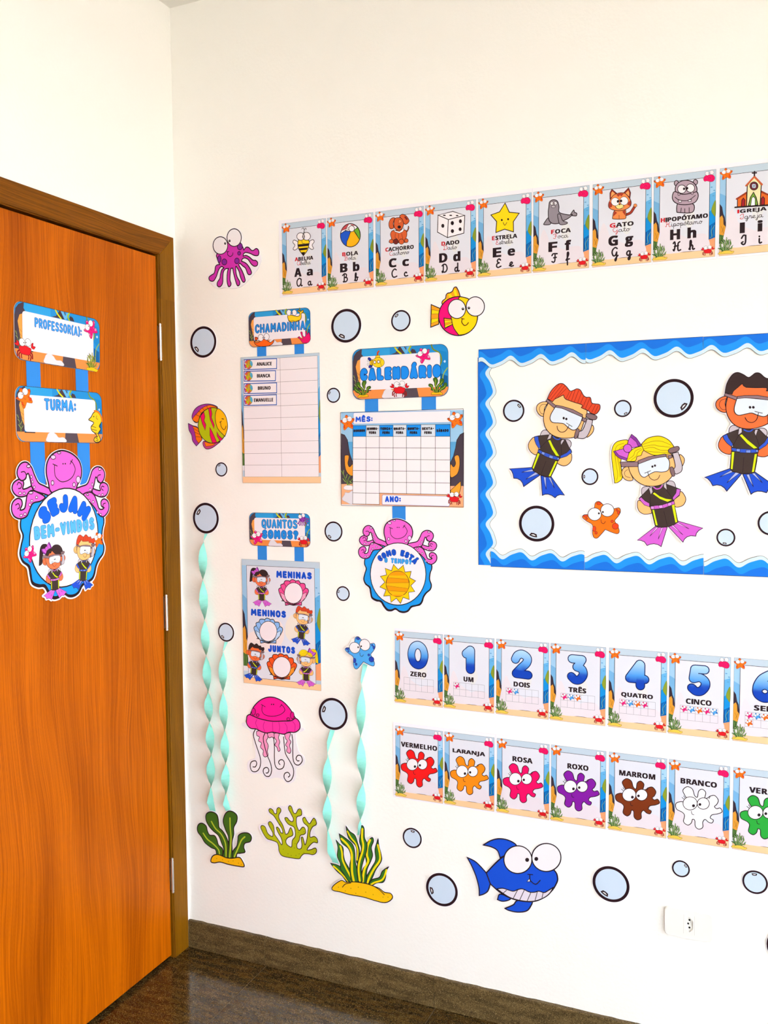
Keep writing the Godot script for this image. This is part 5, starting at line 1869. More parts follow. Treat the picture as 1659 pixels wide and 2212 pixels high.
func skirting(a: float, b: float, k: int) -> ArrayMesh:
	# a stone strip whose top edge is a little uneven where the wall paint meets it
	var st := new_st()
	var n := maxi(6, int((b - a) / 0.02))
	var rng := RandomNumberGenerator.new()
	rng.seed = 77 + k
	var top := []
	for i in n + 1:
		top.append(0.0855 + rng.randf_range(-0.0012, 0.0012))
	for i in n:
		var x0 := lerpf(a, b, float(i) / n)
		var x1 := lerpf(a, b, float(i + 1) / n)
		var t0: float = top[i]
		var t1: float = top[i + 1]
		quad(st, Vector3(x0, 0.0015, 0.013), Vector3(x1, 0.0015, 0.013), Vector3(x1, t1 - 0.002, 0.013), Vector3(x0, t0 - 0.002, 0.013), Vector3(0, 0, 1))
		quad(st, Vector3(x0, t0 - 0.002, 0.013), Vector3(x1, t1 - 0.002, 0.013), Vector3(x1, t1, 0.011), Vector3(x0, t0, 0.011), Vector3(0, 0.7, 0.72))
		quad(st, Vector3(x0, t0, 0.011), Vector3(x1, t1, 0.011), Vector3(x1, t1, 0), Vector3(x0, t0, 0), Vector3(0, 1, 0))
	quad(st, Vector3(a, 0.0015, 0), Vector3(a, 0.0015, 0.013), Vector3(a, top[0] - 0.002, 0.013), Vector3(a, top[0] - 0.002, 0), Vector3(-1, 0, 0))
	quad(st, Vector3(b, 0.0015, 0), Vector3(b, 0.0015, 0.013), Vector3(b, top[n] - 0.002, 0.013), Vector3(b, top[n] - 0.002, 0), Vector3(1, 0, 0))
	return st.commit()


func build_door() -> void:
	var leaf_mat := plain_mat("ffffff", 0.38)
	leaf_mat.albedo_texture = wood_texture(Color.html("cc6600"), Color.html("8c3c00"), 3, false, 5.0)
	leaf_mat.uv1_scale = Vector3(1.0, -0.42, 1)
	var frame_mat := plain_mat("ffffff", 0.45)
	frame_mat.albedo_texture = wood_texture(Color.html("8e5a06"), Color.html("4e2c02"), 21, false, 9.0)
	frame_mat.uv1_scale = Vector3(1.6, -0.5, 1)
	var head_mat := plain_mat("ffffff", 0.45)
	head_mat.albedo_texture = wood_texture(Color.html("8a4f06"), Color.html("402202"), 42, true, 9.0)
	head_mat.uv1_scale = Vector3(0.5, -1.6, 1)
	var steel := plain_mat("d6d2cc", 0.28, 0.9)
	for q in [leaf_mat, frame_mat, head_mat]:
		q.metallic_specular = 0.25
	# leaf
	var leaf := structure("door_1", box_mesh(Vector3(-0.042, 0.012, 0.0895), Vector3(-0.004, 2.1212, 0.888), 0.0012), leaf_mat)
	for y in [1.822, 1.018, 0.2105]:
		var h := hinge_mesh(y, y + 0.101)
		var o := mesh_node("hinge", h, steel, leaf)
		o.set_meta("label", "steel butt hinge of the wooden door")
	# frame: rebated jambs and mitred architraves
	var st := new_st()
	mitred(st, true)
	var trim := structure("trim_1", st.commit(), frame_mat)
	st = new_st()
	add_box(st, Vector3(-0.15, 0, 0.0145), Vector3(-0.0005, 2.17, 0.0828), 0.001)
	mesh_node("jamb", st.commit(), frame_mat, trim)
	st = new_st()
	add_box(st, Vector3(-0.15, 0, 0.8975), Vector3(-0.001, 2.17, 0.97), 0.001)
	mesh_node("jamb", st.commit(), frame_mat, trim)
	st = new_st()
	mitred(st, false)
	var head := structure("trim_2", st.commit(), head_mat)
	st = new_st()
	add_box(st, Vector3(-0.15, 2.1275, 0.0828), Vector3(-0.0005, 2.17, 0.8975), 0.001)
	mesh_node("head_jamb", st.commit(), head_mat, head)
	# stop strips behind the leaf close the gap
	st = new_st()
	add_box(st, Vector3(-0.15, 0, 0.0828), Vector3(-0.043, 2.1275, 0.1))
	add_box(st, Vector3(-0.15, 0, 0.876), Vector3(-0.043, 2.1275, 0.8975))
	add_box(st, Vector3(-0.15, 2.11, 0.1), Vector3(-0.043, 2.1275, 0.876))
	structure("trim_3", st.commit(), frame_mat)
	structure("wall_corridor", box_mesh(Vector3(-0.3, -0.1, 0.0), Vector3(-0.16, 2.3, 1.0)), plain_mat("fbf8f2", 0.9))


func mitred(st: SurfaceTool, jambs: bool) -> void:
	# flat architrave boards, 4 mm proud of the wall, cut at 45 degrees at the top corners
	var x := 0.004
	var out0 := 0.0125
	var in0 := 0.0803
	var in1 := 0.8995
	var out1 := 0.967
	var ti := 2.1295
	var to := 2.190
	var boards := []
	if jambs:
		boards = [[Vector2(out0, 0), Vector2(out0, to), Vector2(in0, ti), Vector2(in0, 0)], [Vector2(out1, 0), Vector2(out1, to), Vector2(in1, ti), Vector2(in1, 0)]]
	else:
		boards = [[Vector2(out0 + 0.0006, to), Vector2(out1 - 0.0006, to), Vector2(in1 - 0.0006, ti), Vector2(in0 + 0.0006, ti)]]
	for b in boards:
		var mid := Vector2.ZERO
		for p in b:
			mid += p / 4.0
		var inner := []
		for p in b:
			inner.append(p + (mid - p).sign() * 0.0012)
		quad(st, Vector3(x, inner[0].y, inner[0].x), Vector3(x, inner[1].y, inner[1].x), Vector3(x, inner[2].y, inner[2].x), Vector3(x, inner[3].y, inner[3].x), Vector3(1, 0, 0))
		for i in 4:
			var p: Vector2 = b[i]
			var q: Vector2 = b[(i + 1) % 4]
			var pi: Vector2 = inner[i]
			var qi: Vector2 = inner[(i + 1) % 4]
			var d := (q - p).normalized()
			var nn := Vector2(d.y, -d.x)
			if nn.dot(p - mid) < 0.0:
				nn = -nn
			var n3 := Vector3(0, nn.y, nn.x)
			quad(st, Vector3(0, p.y, p.x), Vector3(0, q.y, q.x), Vector3(x - 0.0012, q.y, q.x), Vector3(x - 0.0012, p.y, p.x), n3)
			quad(st, Vector3(x - 0.0012, p.y, p.x), Vector3(x - 0.0012, q.y, q.x), Vector3(x, qi.y, qi.x), Vector3(x, pi.y, pi.x), (n3 + Vector3(1, 0, 0)).normalized())


func hinge_mesh(y0: float, y1: float) -> ArrayMesh:
	# the barrel of a butt hinge: five knuckles with hairline gaps and ball tips
	var st := new_st()
	var c := Vector3(0.0028, 0, 0.0853)
	var prof := [[y0 - 0.004, 0.001], [y0 - 0.003, 0.0036], [y0 + 0.001, 0.0042], [y0 + 0.004, 0.0028]]
	var k := (y1 - y0 - 0.008) / 5.0
	for i in 5:
		var a := y0 + 0.004 + i * k
		prof.append_array([[a + 0.0004, 0.0042], [a + k - 0.0012, 0.0042], [a + k - 0.0004, 0.0033]])
	prof.append_array([[y1 - 0.004, 0.0028], [y1 - 0.001, 0.0042], [y1 + 0.003, 0.0036], [y1 + 0.004, 0.001]])
	var n := 12
	for i in prof.size() - 1:
		for j in n:
			var a0 := TAU * j / n
			var a1 := TAU * (j + 1) / n
			var p := []
			for q in [[i, a0], [i, a1], [i + 1, a1], [i + 1, a0]]:
				p.append(c + Vector3(cos(q[1]) * prof[q[0]][1], prof[q[0]][0], sin(q[1]) * prof[q[0]][1]))
			var m := (a0 + a1) / 2.0
			quad(st, p[0], p[1], p[2], p[3], Vector3(cos(m), 0, sin(m)))
	# leaves of the hinge let into the edge of door and jamb
	add_box(st, Vector3(-0.038, y0 + 0.002, 0.0828), Vector3(-0.006, y1 - 0.002, 0.0838))
	add_box(st, Vector3(-0.038, y0 + 0.002, 0.0883), Vector3(-0.006, y1 - 0.002, 0.0894))
	return st.commit()


func build_cards() -> void:
	var words := ["ABELHA", "BOLA", "CACHORRO", "DADO", "ESTRELA", "FOCA", "GATO", "HIPOPÓTAMO", "IGREJA"]
	var hands := ["Abelha", "Bola", "Cachorro", "Dado", "Estrela", "Foca", "Gato", "Hipopótamo", "Igreja"]
	var what := ["bee", "ball", "dog", "dice", "goldstar", "seal", "cat", "hippo", "church"]
	var says := ["striped bee", "beach ball", "brown dog", "white dice", "smiling yellow star", "grey seal", "ginger cat", "mauve hippo", "little church"]
	var wide := [58.0, 48.0, 82.0, 49.0, 66.0, 49.0, 56.0, 106.0, 62.0]
	var hwide := [44.0, 37.0, 58.0, 38.0, 46.0, 38.0, 42.0, 84.0, 50.0]
	var xs := [0.3710, 0.5158, 0.6633, 0.8084, 0.9556, 1.1011, 1.2501, 1.3953, 1.5445]
	var slope := -0.00237
	for i in 9:
		var x: float = xs[i] + 0.07025
		var at := Vector2(x, 2.1921 + slope * (xs[i] - 1.0) - 0.1005)
		var left: float = -80.5 if i == 0 else -70.25 - (xs[i] - xs[i - 1] - 0.1405) * 500.0 + 0.15
		var right: float = 70.25 + ((xs[i + 1] - xs[i] - 0.1405) * 500.0 if i < 8 else 6.0) - 0.15
		var paper := PackedVector2Array([Vector2(left, 110.5), Vector2(right, 110.5), Vector2(right, -106), Vector2(left, -106)])
		var art_at: Vector2 = [Vector2(-1, 43), Vector2(1, 46), Vector2(-1, 46), Vector2(2, 44), Vector2(1, 44.5), Vector2(-2, 43.5), Vector2(2, 46.5), Vector2(2, 46), Vector2(2, 44)][i]
		var art_h: float = [77.0, 63.0, 79.0, 66.0, 75.0, 64.0, 75.0, 79.0, 80.0][i]
		var w: String = words[i]
		var extra := func() -> void:
			var from := lev
			draw_fit(what[i], art_at, art_h, -2.0, false, {}, "%s_print" % ("star" if what[i] == "goldstar" else what[i]))
			lev = from
			var tall := 12.4 if "Ó" in w else 10.0
			type_text("printed_word", w, Vector2(0, -3.5 + (tall - 10.0) / 2.0), wide[i], tall, "c81f2e", "k")
			lev = from
			hand_text("handwritten_word", hands[i], Vector2(-1, -20.5), hwide[i], 5.6, 1.2, "c81f2e", "k")
			lev = from
			var big := w[0]
			type_text("capital_letter", big, Vector2(-20, -40.5), 9.0 if big == "I" else 21.0, 23.0)
			lev = from
			var small := big.to_lower()
			var sh: float = {"a": 17.5, "b": 24.0, "c": 17.5, "d": 24.0, "e": 17.5, "f": 24.0, "g": 24.0, "h": 24.0, "i": 24.0}[small]
			type_text("small_letter", small, Vector2(18, -40.5 + (sh - 23.0) / 2.0 - (6.0 if small == "g" else 0.0)), {"f": 14.0, "i": 8.5}.get(small, 18.0), sh)
			lev = from
			hand_text("handwritten_capital", big, Vector2(-16, -79), 0.0, 10.5, 3.6)
			lev = from
			hand_text("handwritten_small_letter", small, Vector2(18, -79), 0.0, 10.5, 3.7)
		card("alphabet_card", "alphabet card reading %s with a %s picture" % [w, says[i]], at, slope, "alphabet cards in the top row", paper, extra)

	var ns := [0.7105, 0.8554, 1.0017, 1.1471, 1.2954, 1.4411, 1.589]
	var nw := ["ZERO", "UM", "DOIS", "TRÊS", "QUATRO", "CINCO", "SEIS"]
	var nwide := [46.0, 27.0, 43.0, 44.0, 76.0, 58.0, 46.0]
	slope = -0.00558
	for i in 7:
		var at := Vector2(ns[i] + 0.07025, 1.0453 + slope * (ns[i] - 1.0) - 0.1005)
		var left: float = -72.5 if i == 0 else -70.25 - (ns[i] - ns[i - 1] - 0.1405) * 500.0 + 0.15
		var right: float = 70.25 + ((ns[i + 1] - ns[i] - 0.1405) * 500.0 if i < 6 else 6.0) - 0.15
		var paper := PackedVector2Array([Vector2(left, 107.5), Vector2(right, 107.5), Vector2(right, -105), Vector2(left, -105)])
		var extra := func() -> void:
			var from := lev
			fat_text("numeral", str(i), Vector2(-2, 38), [63.0, 38.0, 61.0, 54.0, 63.0, 55.0, 59.0][i], 75.0, [18.5, 22.0, 19.5, 19.0, 19.0, 18.0, 19.0][i], "two_tone", "101f5a", 2.2)
			lev = from
			var tall := 15.5 if i == 3 else 12.5
			type_text("printed_word", nw[i], Vector2(-1, -15.5 + (tall - 12.5) / 2.0), nwide[i], tall)
			lev = from
			part("counting_grid")
			for k in 6:
				line([-43.5 + 17.4 * k, -27, -43.5 + 17.4 * k, -63], "6a6a78", 0.5, false)
				lev -= 1
			for k in 3:
				line([-43.5, -27 - 18 * k, 43.5, -27 - 18 * k], "6a6a78", 0.5, false)
				lev -= 1
			lev += 1
			for k in i:
				var base := lev
				draw_fit("starfish", Vector2(-34.8 + 17.4 * (k % 5), -36 - 18 * (k / 5)), 15.5, 14, false, [STAR_PINK, STAR_BLUE, {}][k % 3], "small_starfish_print")
				lev = base
		card("number_card", "number card with a blue %d over the word %s" % [i, nw[i]], at, slope, "number cards in a row", paper, extra)

	var cx := [0.7096, 0.8551, 1.0033, 1.1489, 1.2970, 1.4428, 1.591]
	var cw := ["VERMELHO", "LARANJA", "ROSA", "ROXO", "MARROM", "BRANCO", "VERDE"]
	var cwide := [106.0, 91.0, 53.0, 53.0, 87.0, 83.0, 66.0]
	var paint := ["ee1c16", "fb8c14", "f00c62", "82169e", "7c3413", "f3eff3", "2ca63c"]
	var hue := ["red", "orange", "pink", "purple", "brown", "white", "green"]
	slope = -0.00361
	for i in 7:
		var at := Vector2(cx[i] + 0.07025, 0.7792 + slope * (cx[i] - 1.0) - 0.1005)
		var left: float = -77.5 if i == 0 else -70.25 - (cx[i] - cx[i - 1] - 0.1405) * 500.0 + 0.15
		var right: float = 70.25 + ((cx[i + 1] - cx[i] - 0.1405) * 500.0 if i < 6 else 6.0) - 0.15
		var paper := PackedVector2Array([Vector2(left, 109.5), Vector2(right, 109.5), Vector2(right, -105), Vector2(left, -105)])
		var extra := func() -> void:
			var from := lev
			draw_fit("splat", Vector2(0, -13.5), 102, 0, false, {"paint": paint[i]}, "paint_splash_print")
			lev = from
			type_text("printed_word", cw[i], Vector2(-1 if i else 0, 50.5), cwide[i], 13.0)
		card("colour_card", "colour card with a %s paint splash named %s" % [hue[i], cw[i]], at, slope, "colour cards in a row", paper, extra)


func sub_sheet(parent: Node, called: String, w: float, h: float, at: Vector2, z: float, extra: Callable) -> void:
	var o := mesh_node(called, sheet_mesh(rect(w, h), 0.0012), paper_mat, parent, Vector3(at.x, at.y, z))
	begin()
	extra.call()
	print_on(o, ink_meshes(), 0.0012)


func build_charts() -> void:
	# attendance chart
	var t := thing("attendance_chart", "attendance chart with a blue header sign hung on two straps", "chart", Vector3(0.3572, 1.6400, 0.0004))
	strap(t, Vector2(-0.0752, 0.178), Vector2(-0.0448, 0.222), 0.0)
	strap(t, Vector2(0.0488, 0.176), Vector2(0.0792, 0.22), 0.0)
	plaque(t, "header_sign", Vector2(0.0008, 0.2615), 204.0, 101.5, 0.001, func() -> void:
		var from := lev
		draw_fit("whale", Vector2(52.5, 30.5), 36, 0, false, {}, "whale_print")
		lev = from
		draw_fit("manta", Vector2(-51, -32), 37, 0, false, {}, "manta_print")
		lev = from
		draw_fit("pinkcoral", Vector2(81, -32), 34, 0, false, {}, "coral_print")
		lev = from
		fat_text("lettering", "CHAMADINHA", Vector2(2, 1.5), 166.0, 25.0, 4.2, "2a8ade", "123c8c", 1.1))
	sub_sheet(t, "chart_sheet", 260.5, 368.0, Vector2(-0.0006, -0.0005), 0.001, func() -> void:
		reef_frame(260.5, 368.0, 7.5, 8.5, 6.5, 18.5)
		lev -= 1
		part("table_print")
		area([-122.7, 175.5, 123.7, 175.5, 123.7, -165.5, -122.7, -165.5], "f1e8ec")
		for k in 9:
			line([-122.7, 175.5 - 34.1 * (k + 1), 123.7, 175.5 - 34.1 * (k + 1)], "6a4a52", 0.7, false)
			lev -= 1
		line([2.5, 175.5, 2.5, -165.5], "6a4a52", 0.7, false))
	var tags := ["ANALICE", "BIANCA", "BRUNO", "EMANUELLE"]
	var wide := [50.0, 44.0, 42.0, 64.0]
	var order := ["topmost name tag on the attendance chart, reading %s", "name tag reading %s, right below the topmost tag", "name tag reading %s, third down the attendance chart", "lowest name tag on the attendance chart, reading %s"]
	for i in 4:
		var p: Vector2 = [Vector2(0.2934, 1.8008), Vector2(0.2908, 1.7668), Vector2(0.2922, 1.7312), Vector2(0.2912, 1.6968)][i]
		var n := thing("name_tag", order[i] % tags[i], "name tag", Vector3(p.x, p.y, 0.0031), 0.0, "name tags")
		n.rotation.z = deg_to_rad([-1.2, -1.6, -0.9, -0.6][i])
		var w: float = [112.5, 108.5, 112.5, 112.0][i]
		mesh_node("paper", sheet_mesh(rect(w, 32), 0.0006), paper_mat, n)
		begin()
		part("frame")
		fill(rect(w - 0.4, 31.6), ink("3c62b4"))
		part("field")
		fill(rect(w - 5.4, 26.2), ink("f3ebee"))
		var from := lev
		draw_fit("stripedfish", Vector2(-w / 2 + 16, 0), 28, 0, false, {"facec": "55b4dc"}, "fish_print")
		lev = from
		type_text("printed_word", tags[i], Vector2(13 if i < 3 else 11, 0.5), wide[i], 9.6)
		print_on(n, ink_meshes(), 0.0006)

	# calendar
	t = thing("wall_calendar", "monthly calendar chart with straps to a header sign and an octopus weather wreath", "calendar", Vector3(0.7326, 1.5232, 0.0004))
	strap(t, Vector2(-0.1068, 0.125), Vector2(-0.0665, 0.175), 0.0)
	strap(t, Vector2(0.0617, 0.122), Vector2(0.1028, 0.172), 0.0)
	strap(t, Vector2(-0.0268, -0.175), Vector2(0.0123, -0.125), 0.0)
	plaque(t, "header_sign", Vector2(-0.0017, 0.2339), 282.5, 139.0, 0.001, func() -> void:
		var from := lev
		draw_fit("submarine", Vector2(-70, 38), 44, 0, false, {}, "submarine_print")
		lev = from
		draw_fit("starfish", Vector2(69, 41), 41, 8, false, STAR_PINK, "starfish_print")
		lev = from
		draw_fit("crab", Vector2(0, -45), 43, 0, false, {}, "crab_print")
		lev = from
		draw_fit("kelp", Vector2(-112, -41), 47, 0, false, {}, "kelp_print")
		lev = from
		draw_fit("kelp", Vector2(111, -42), 47, 0, true, {}, "kelp_print")
		lev = from
		fat_text("lettering", "CALENDÁRIO", Vector2(1, -1.5), 238.0, 34.0, 11.2, "1a8cee", "0e2a6e", 1.5))
	sub_sheet(t, "calendar_sheet", 363.0, 261.0, Vector2(-0.0005, 0), 0.001, func() -> void:
		draw("calside", Vector2(3.1, 2.5))
		part("border_print")
		stroke(rect(362, 260), 1.0, ink("k"), true)
		var from := lev
		fat_text("lettering_line", "MÊS:", Vector2(-108, 110), 54.0, 15.5, 4.4, "1f58d8", "f1ecf2", 0.3)
		lev = from
		fat_text("lettering_line", "ANO:", Vector2(-23, -111), 49.0, 17.0, 5.0, "1f58d8", "f1ecf2", 0.3)
		for i in 7:
			var x: float = [-123.1, -82.6, -41.9, -1.7, 39.1, 81.0, 122.6][i]
			var two: PackedStringArray = DAYS[i].split(" ")
			for k in two.size():
				lev = from
				var y := 78.5 - i * 0.8 + (5.4 - 10.8 * k if two.size() == 2 else 0.0)
				fat_text("weekday_lettering", two[k], Vector2(x, y), 35.0 if k == 0 else 22.0, 7.4, 2.3, "k", "k", 0.05)
		lev = from
		draw_fit("starfish", Vector2(-160, 102), 42, -6, false, {}, "starfish_print")
		lev = from
		draw_fit("starfish", Vector2(158, 101), 43, 0, false, {}, "starfish_print")
		lev = from
		draw_fit("crab", Vector2(155, -107), 34, 0, false, {}, "crab_print"))
	wreath(t, Vector2(-0.0111, -0.3174), 1.0, 0.0009, func() -> void:
		var from := lev
		fat_text("lettering_line", "COMO ESTÁ", Vector2(0, 60), 128.0, 17.0, 5.6, "1450cc", "0c1f66", 0.7, 78.0, -2.0)
		lev = from
		fat_text("lettering_line", "O TEMPO?", Vector2(1, 36), 82.0, 13.5, 3.6, "36a4ee", "1048a8", 0.7, 0.0, -2.0))
	cutout("sun_cutout", "yellow paper sun with orange stripes on the weather wreath", "sun", "sun", Vector2(0.7214, 1.179), 0.0008, 1.4).position.z = 0.004

	# head count chart
	t = thing("head_count_chart", "counting chart with three shells and child divers below a header sign", "chart", Vector3(0.3475, 1.0430, 0.0004))
	strap(t, Vector2(-0.0752, 0.18), Vector2(-0.0443, 0.235), 0.0)
	strap(t, Vector2(0.0488, 0.18), Vector2(0.079, 0.235), 0.0)
	plaque(t, "header_sign", Vector2(0.0009, 0.2765), 204.0, 98.0, 0.001, func() -> void:
		var from := lev
		draw_fit("octopus", Vector2(79, 31), 36, 0, false, {"octo": "a03cb0"}, "octopus_print")
		lev = from
		draw_fit("starfish", Vector2(-78, -25), 41, 0, false, STAR_PINK, "starfish_print")
		lev = from
		draw_fit("crab", Vector2(80, -31), 31, 0, false, {}, "crab_print")
		lev = from
		fat_text("lettering_line", "QUANTOS", Vector2(0, 17), 120.0, 25.0, 4.4, "2f9ae8", "12408c", 1.1)
		lev = from
		fat_text("lettering_line", "SOMOS?", Vector2(2, -14), 122.0, 25.5, 7.4, "2089e0", "12408c", 1.1))
	sub_sheet(t, "chart_sheet", 261.5, 373.0, Vector2(0.0007, 0.0), 0.001, func() -> void:
		reef_frame(261.5, 373.0, 16.5, 18.5, 17.0, 18.5)
		lev -= 1
		area([-60, -20, -40, 10, 0, 5, 10, -40, -20, -80, -70, -90, -110, -120, -112, -40], "f0e0de", "", 0.0, true)
		lev -= 1
		area([20, 10, 45, 30, 60, -10, 40, -50, 15, -30], "ece2d8", "", 0.0, true)
		var from := lev
		draw_fit("girl", Vector2(-67, 106), 118, -13, false, GIRL_BROWN, "girl_diver_print")
		lev = from
		draw_fit("shell", Vector2(44, 94), 77, 0, false, {}, "pink_shell_print")
		lev = from
		draw_fit("boy", Vector2(70, -1), 116, 17, false, {}, "boy_diver_print")
		lev = from
		draw_fit("shell", Vector2(-43, -24), 76, 0, false, {"shellc": "8dbcf0", "shelld": "c3dcf6"}, "blue_shell_print")
		lev = from
		draw_fit("boy", Vector2(-93, -121), 116, 17, false, BOY_DARK, "dark_haired_diver_print")
		lev = from
		draw_fit("shell", Vector2(1, -127), 78, 0, false, {"shellc": "f2561e", "shelld": "f7942e"}, "orange_shell_print")
		lev = from
		draw_fit("girl", Vector2(86, -121), 116, 13, true, GIRL_BLOND, "fair_haired_diver_print")
		for w in [["MENINAS", Vector2(46, 146), 119.0], ["MENINOS", Vector2(-42, 29), 121.0], ["JUNTOS", Vector2(1, -75), 92.0]]:
			lev = from
			fat_text("lettering_line", w[0], w[1], w[2], 21.0, 6.4, "1650cc", "e4e2ee", 0.4))

	# welcome hanger on the door: same construction, turned to face the room from the door leaf
	t = thing("door_hanger", "welcome hanger of two name signs and an octopus wreath on the door", "door hanger", Vector3(-0.0036, 1.5, 0.4936), PI / 2)
	for s in [[-0.1106, 0.195, -0.0651, 0.275], [0.0586, 0.195, 0.1045, 0.275], [-0.1059, -0.055, -0.0584, 0.08], [0.0576, -0.05, 0.1029, 0.08]]:
		strap(t, Vector2(s[0], s[1]), Vector2(s[2], s[3]), 0.0)
	plaque(t, "name_sign", Vector2(0.0021, 0.3365), 298.0, 141.0, 0.001, func() -> void:
		var from := lev
		draw_fit("crab", Vector2(-116, -42), 51, 0, false, {}, "crab_print")
		lev = from
		draw_fit("starfish", Vector2(114, 40), 50, 26, false, STAR_PINK, "starfish_print")
		lev = from
		draw_fit("seaweed", Vector2(117, -46), 50, 0, false, {"leaf": "5f6f2a", "leafstripe": "cfd04a"}, "seaweed_print")
		lev = from
		fat_text("lettering", "PROFESSOR(A):", Vector2(-2, 27), 165.0, 23.0, 3.8, "3a9cf0", "15489c", 0.9)).rotation.z = deg_to_rad(-1.5)
	plaque(t, "class_sign", Vector2(0.0014, 0.1395), 303.0, 136.0, 0.001, func() -> void:
		var from := lev
		draw_fit("starfish", Vector2(-124, 38), 50, 16, false, {}, "starfish_print")
		lev = from
		draw_fit("seahorse", Vector2(124, -24), 84, 0, false, {}, "seahorse_print")
		lev = from
		fat_text("lettering", "TURMA:", Vector2(-3, 27), 112.0, 28.0, 5.4, "3a9cf0", "15489c", 1.1))
	wreath(t, Vector2(0.0002, -0.172), 1.47, 0.0025, func() -> void:
		var from := lev
		fat_text("lettering_line", "SEJAM", Vector2(2, 88), 192.0, 45.0, 17.0, "1464e0", "0c2f7a", 1.0, 112.0)
		lev = from
		fat_text("lettering_line", "BEM-VINDOS", Vector2(1, 24), 216.0, 33.0, 8.6, "58b4f2", "1662b0", 1.0, 0.0, 3.0)
		lev = from
		draw_fit("girl", Vector2(-47, -80), 148, -13, false, GIRL_BROWN, "girl_diver_print")
		lev = from
		draw_fit("boy", Vector2(62, -71), 148, 17, false, {}, "boy_diver_print")
		lev = from
		draw_fit("starfish", Vector2(-122, -31), 42, 26, false, STAR_PINK, "starfish_print")
		lev = from
		draw_fit("starfish", Vector2(120, -16), 40, 0, false, {}, "starfish_print"))


func wreath(parent: Node, centre: Vector2, scale: float, z: float, extra: Callable) -> void:
	begin()
	draw("wreath", Vector2.ZERO, scale, 0.0, false, {})
	extra.call()
	var o := mesh_node("octopus_wreath", sheet_mesh(cut_outline(2.6 * scale, 3.0), 0.0015), paper_mat, parent, Vector3(centre.x, centre.y, z))
	print_on(o, ink_meshes(), 0.0015)


func build_board() -> void:
	var g := "wavy border strips round the diver board"
	wave_strip("blue wave border strip along the top, beside the corner by the red-haired diver", Vector2(0.9556, 1.8058), 279.0, -1.9, 0.0, 0.0018, g)
	wave_strip("middle blue wave border strip along the top edge of the diver board", Vector2(1.2352, 1.8058), 276.0, 0.3, -0.002, 0.0018, g)
	wave_strip("blue wave border strip along the top, above the dark-haired diver", Vector2(1.5118, 1.8048), 220.0, -2.8, -0.002, 0.0018, g)
	wave_strip("upright blue wave border strip at the side by the calendar", Vector2(0.9530, 1.2400), 545.0, 2.6, PI / 2, 0.0004, g)
	# the bottom strips hang the other way up: their waves point into the board
	wave_strip("blue wave border strip along the bottom, under the orange starfish", Vector2(1.2334, 1.2372), 246.0, 0.5, PI + 0.002, 0.0018, g)
	wave_strip("middle blue wave border strip along the bottom edge of the diver board", Vector2(1.5180, 1.2380), 284.0, 1.2, PI + 0.002, 0.0018, g)
	wave_strip("blue wave border strip along the bottom, under the dark-haired diver", Vector2(1.7360, 1.2384), 217.0, 0.2, PI + 0.002, 0.0018, g)
	cutout("boy_diver_cutout", "red-haired boy diver cut-out with blue swim fins", "diver", "boy", Vector2(1.1768, 1.5721), 0.003, 3.4, {}, 0.0, 1.0, "child divers on the board", 2.0)
	cutout("girl_diver_cutout", "fair-haired girl diver cut-out with a purple bow", "diver", "girl", Vector2(1.4125, 1.4421), 0.003, 3.4, GIRL_BLOND, 0.0, 1.0, "child divers on the board", 2.0)
	cutout("boy_diver_cutout", "dark-haired boy diver cut-out with blue swim fins", "diver", "boy", Vector2(1.628, 1.587), 0.003, 3.4, BOY_DARK, 17.0, 1.0, "child divers on the board", 2.0)
	cutout("starfish_cutout", "orange starfish cut-out with big eyes on the diver board", "starfish", "starfish", Vector2(1.2765, 1.3648), 0.0025, 2.6)


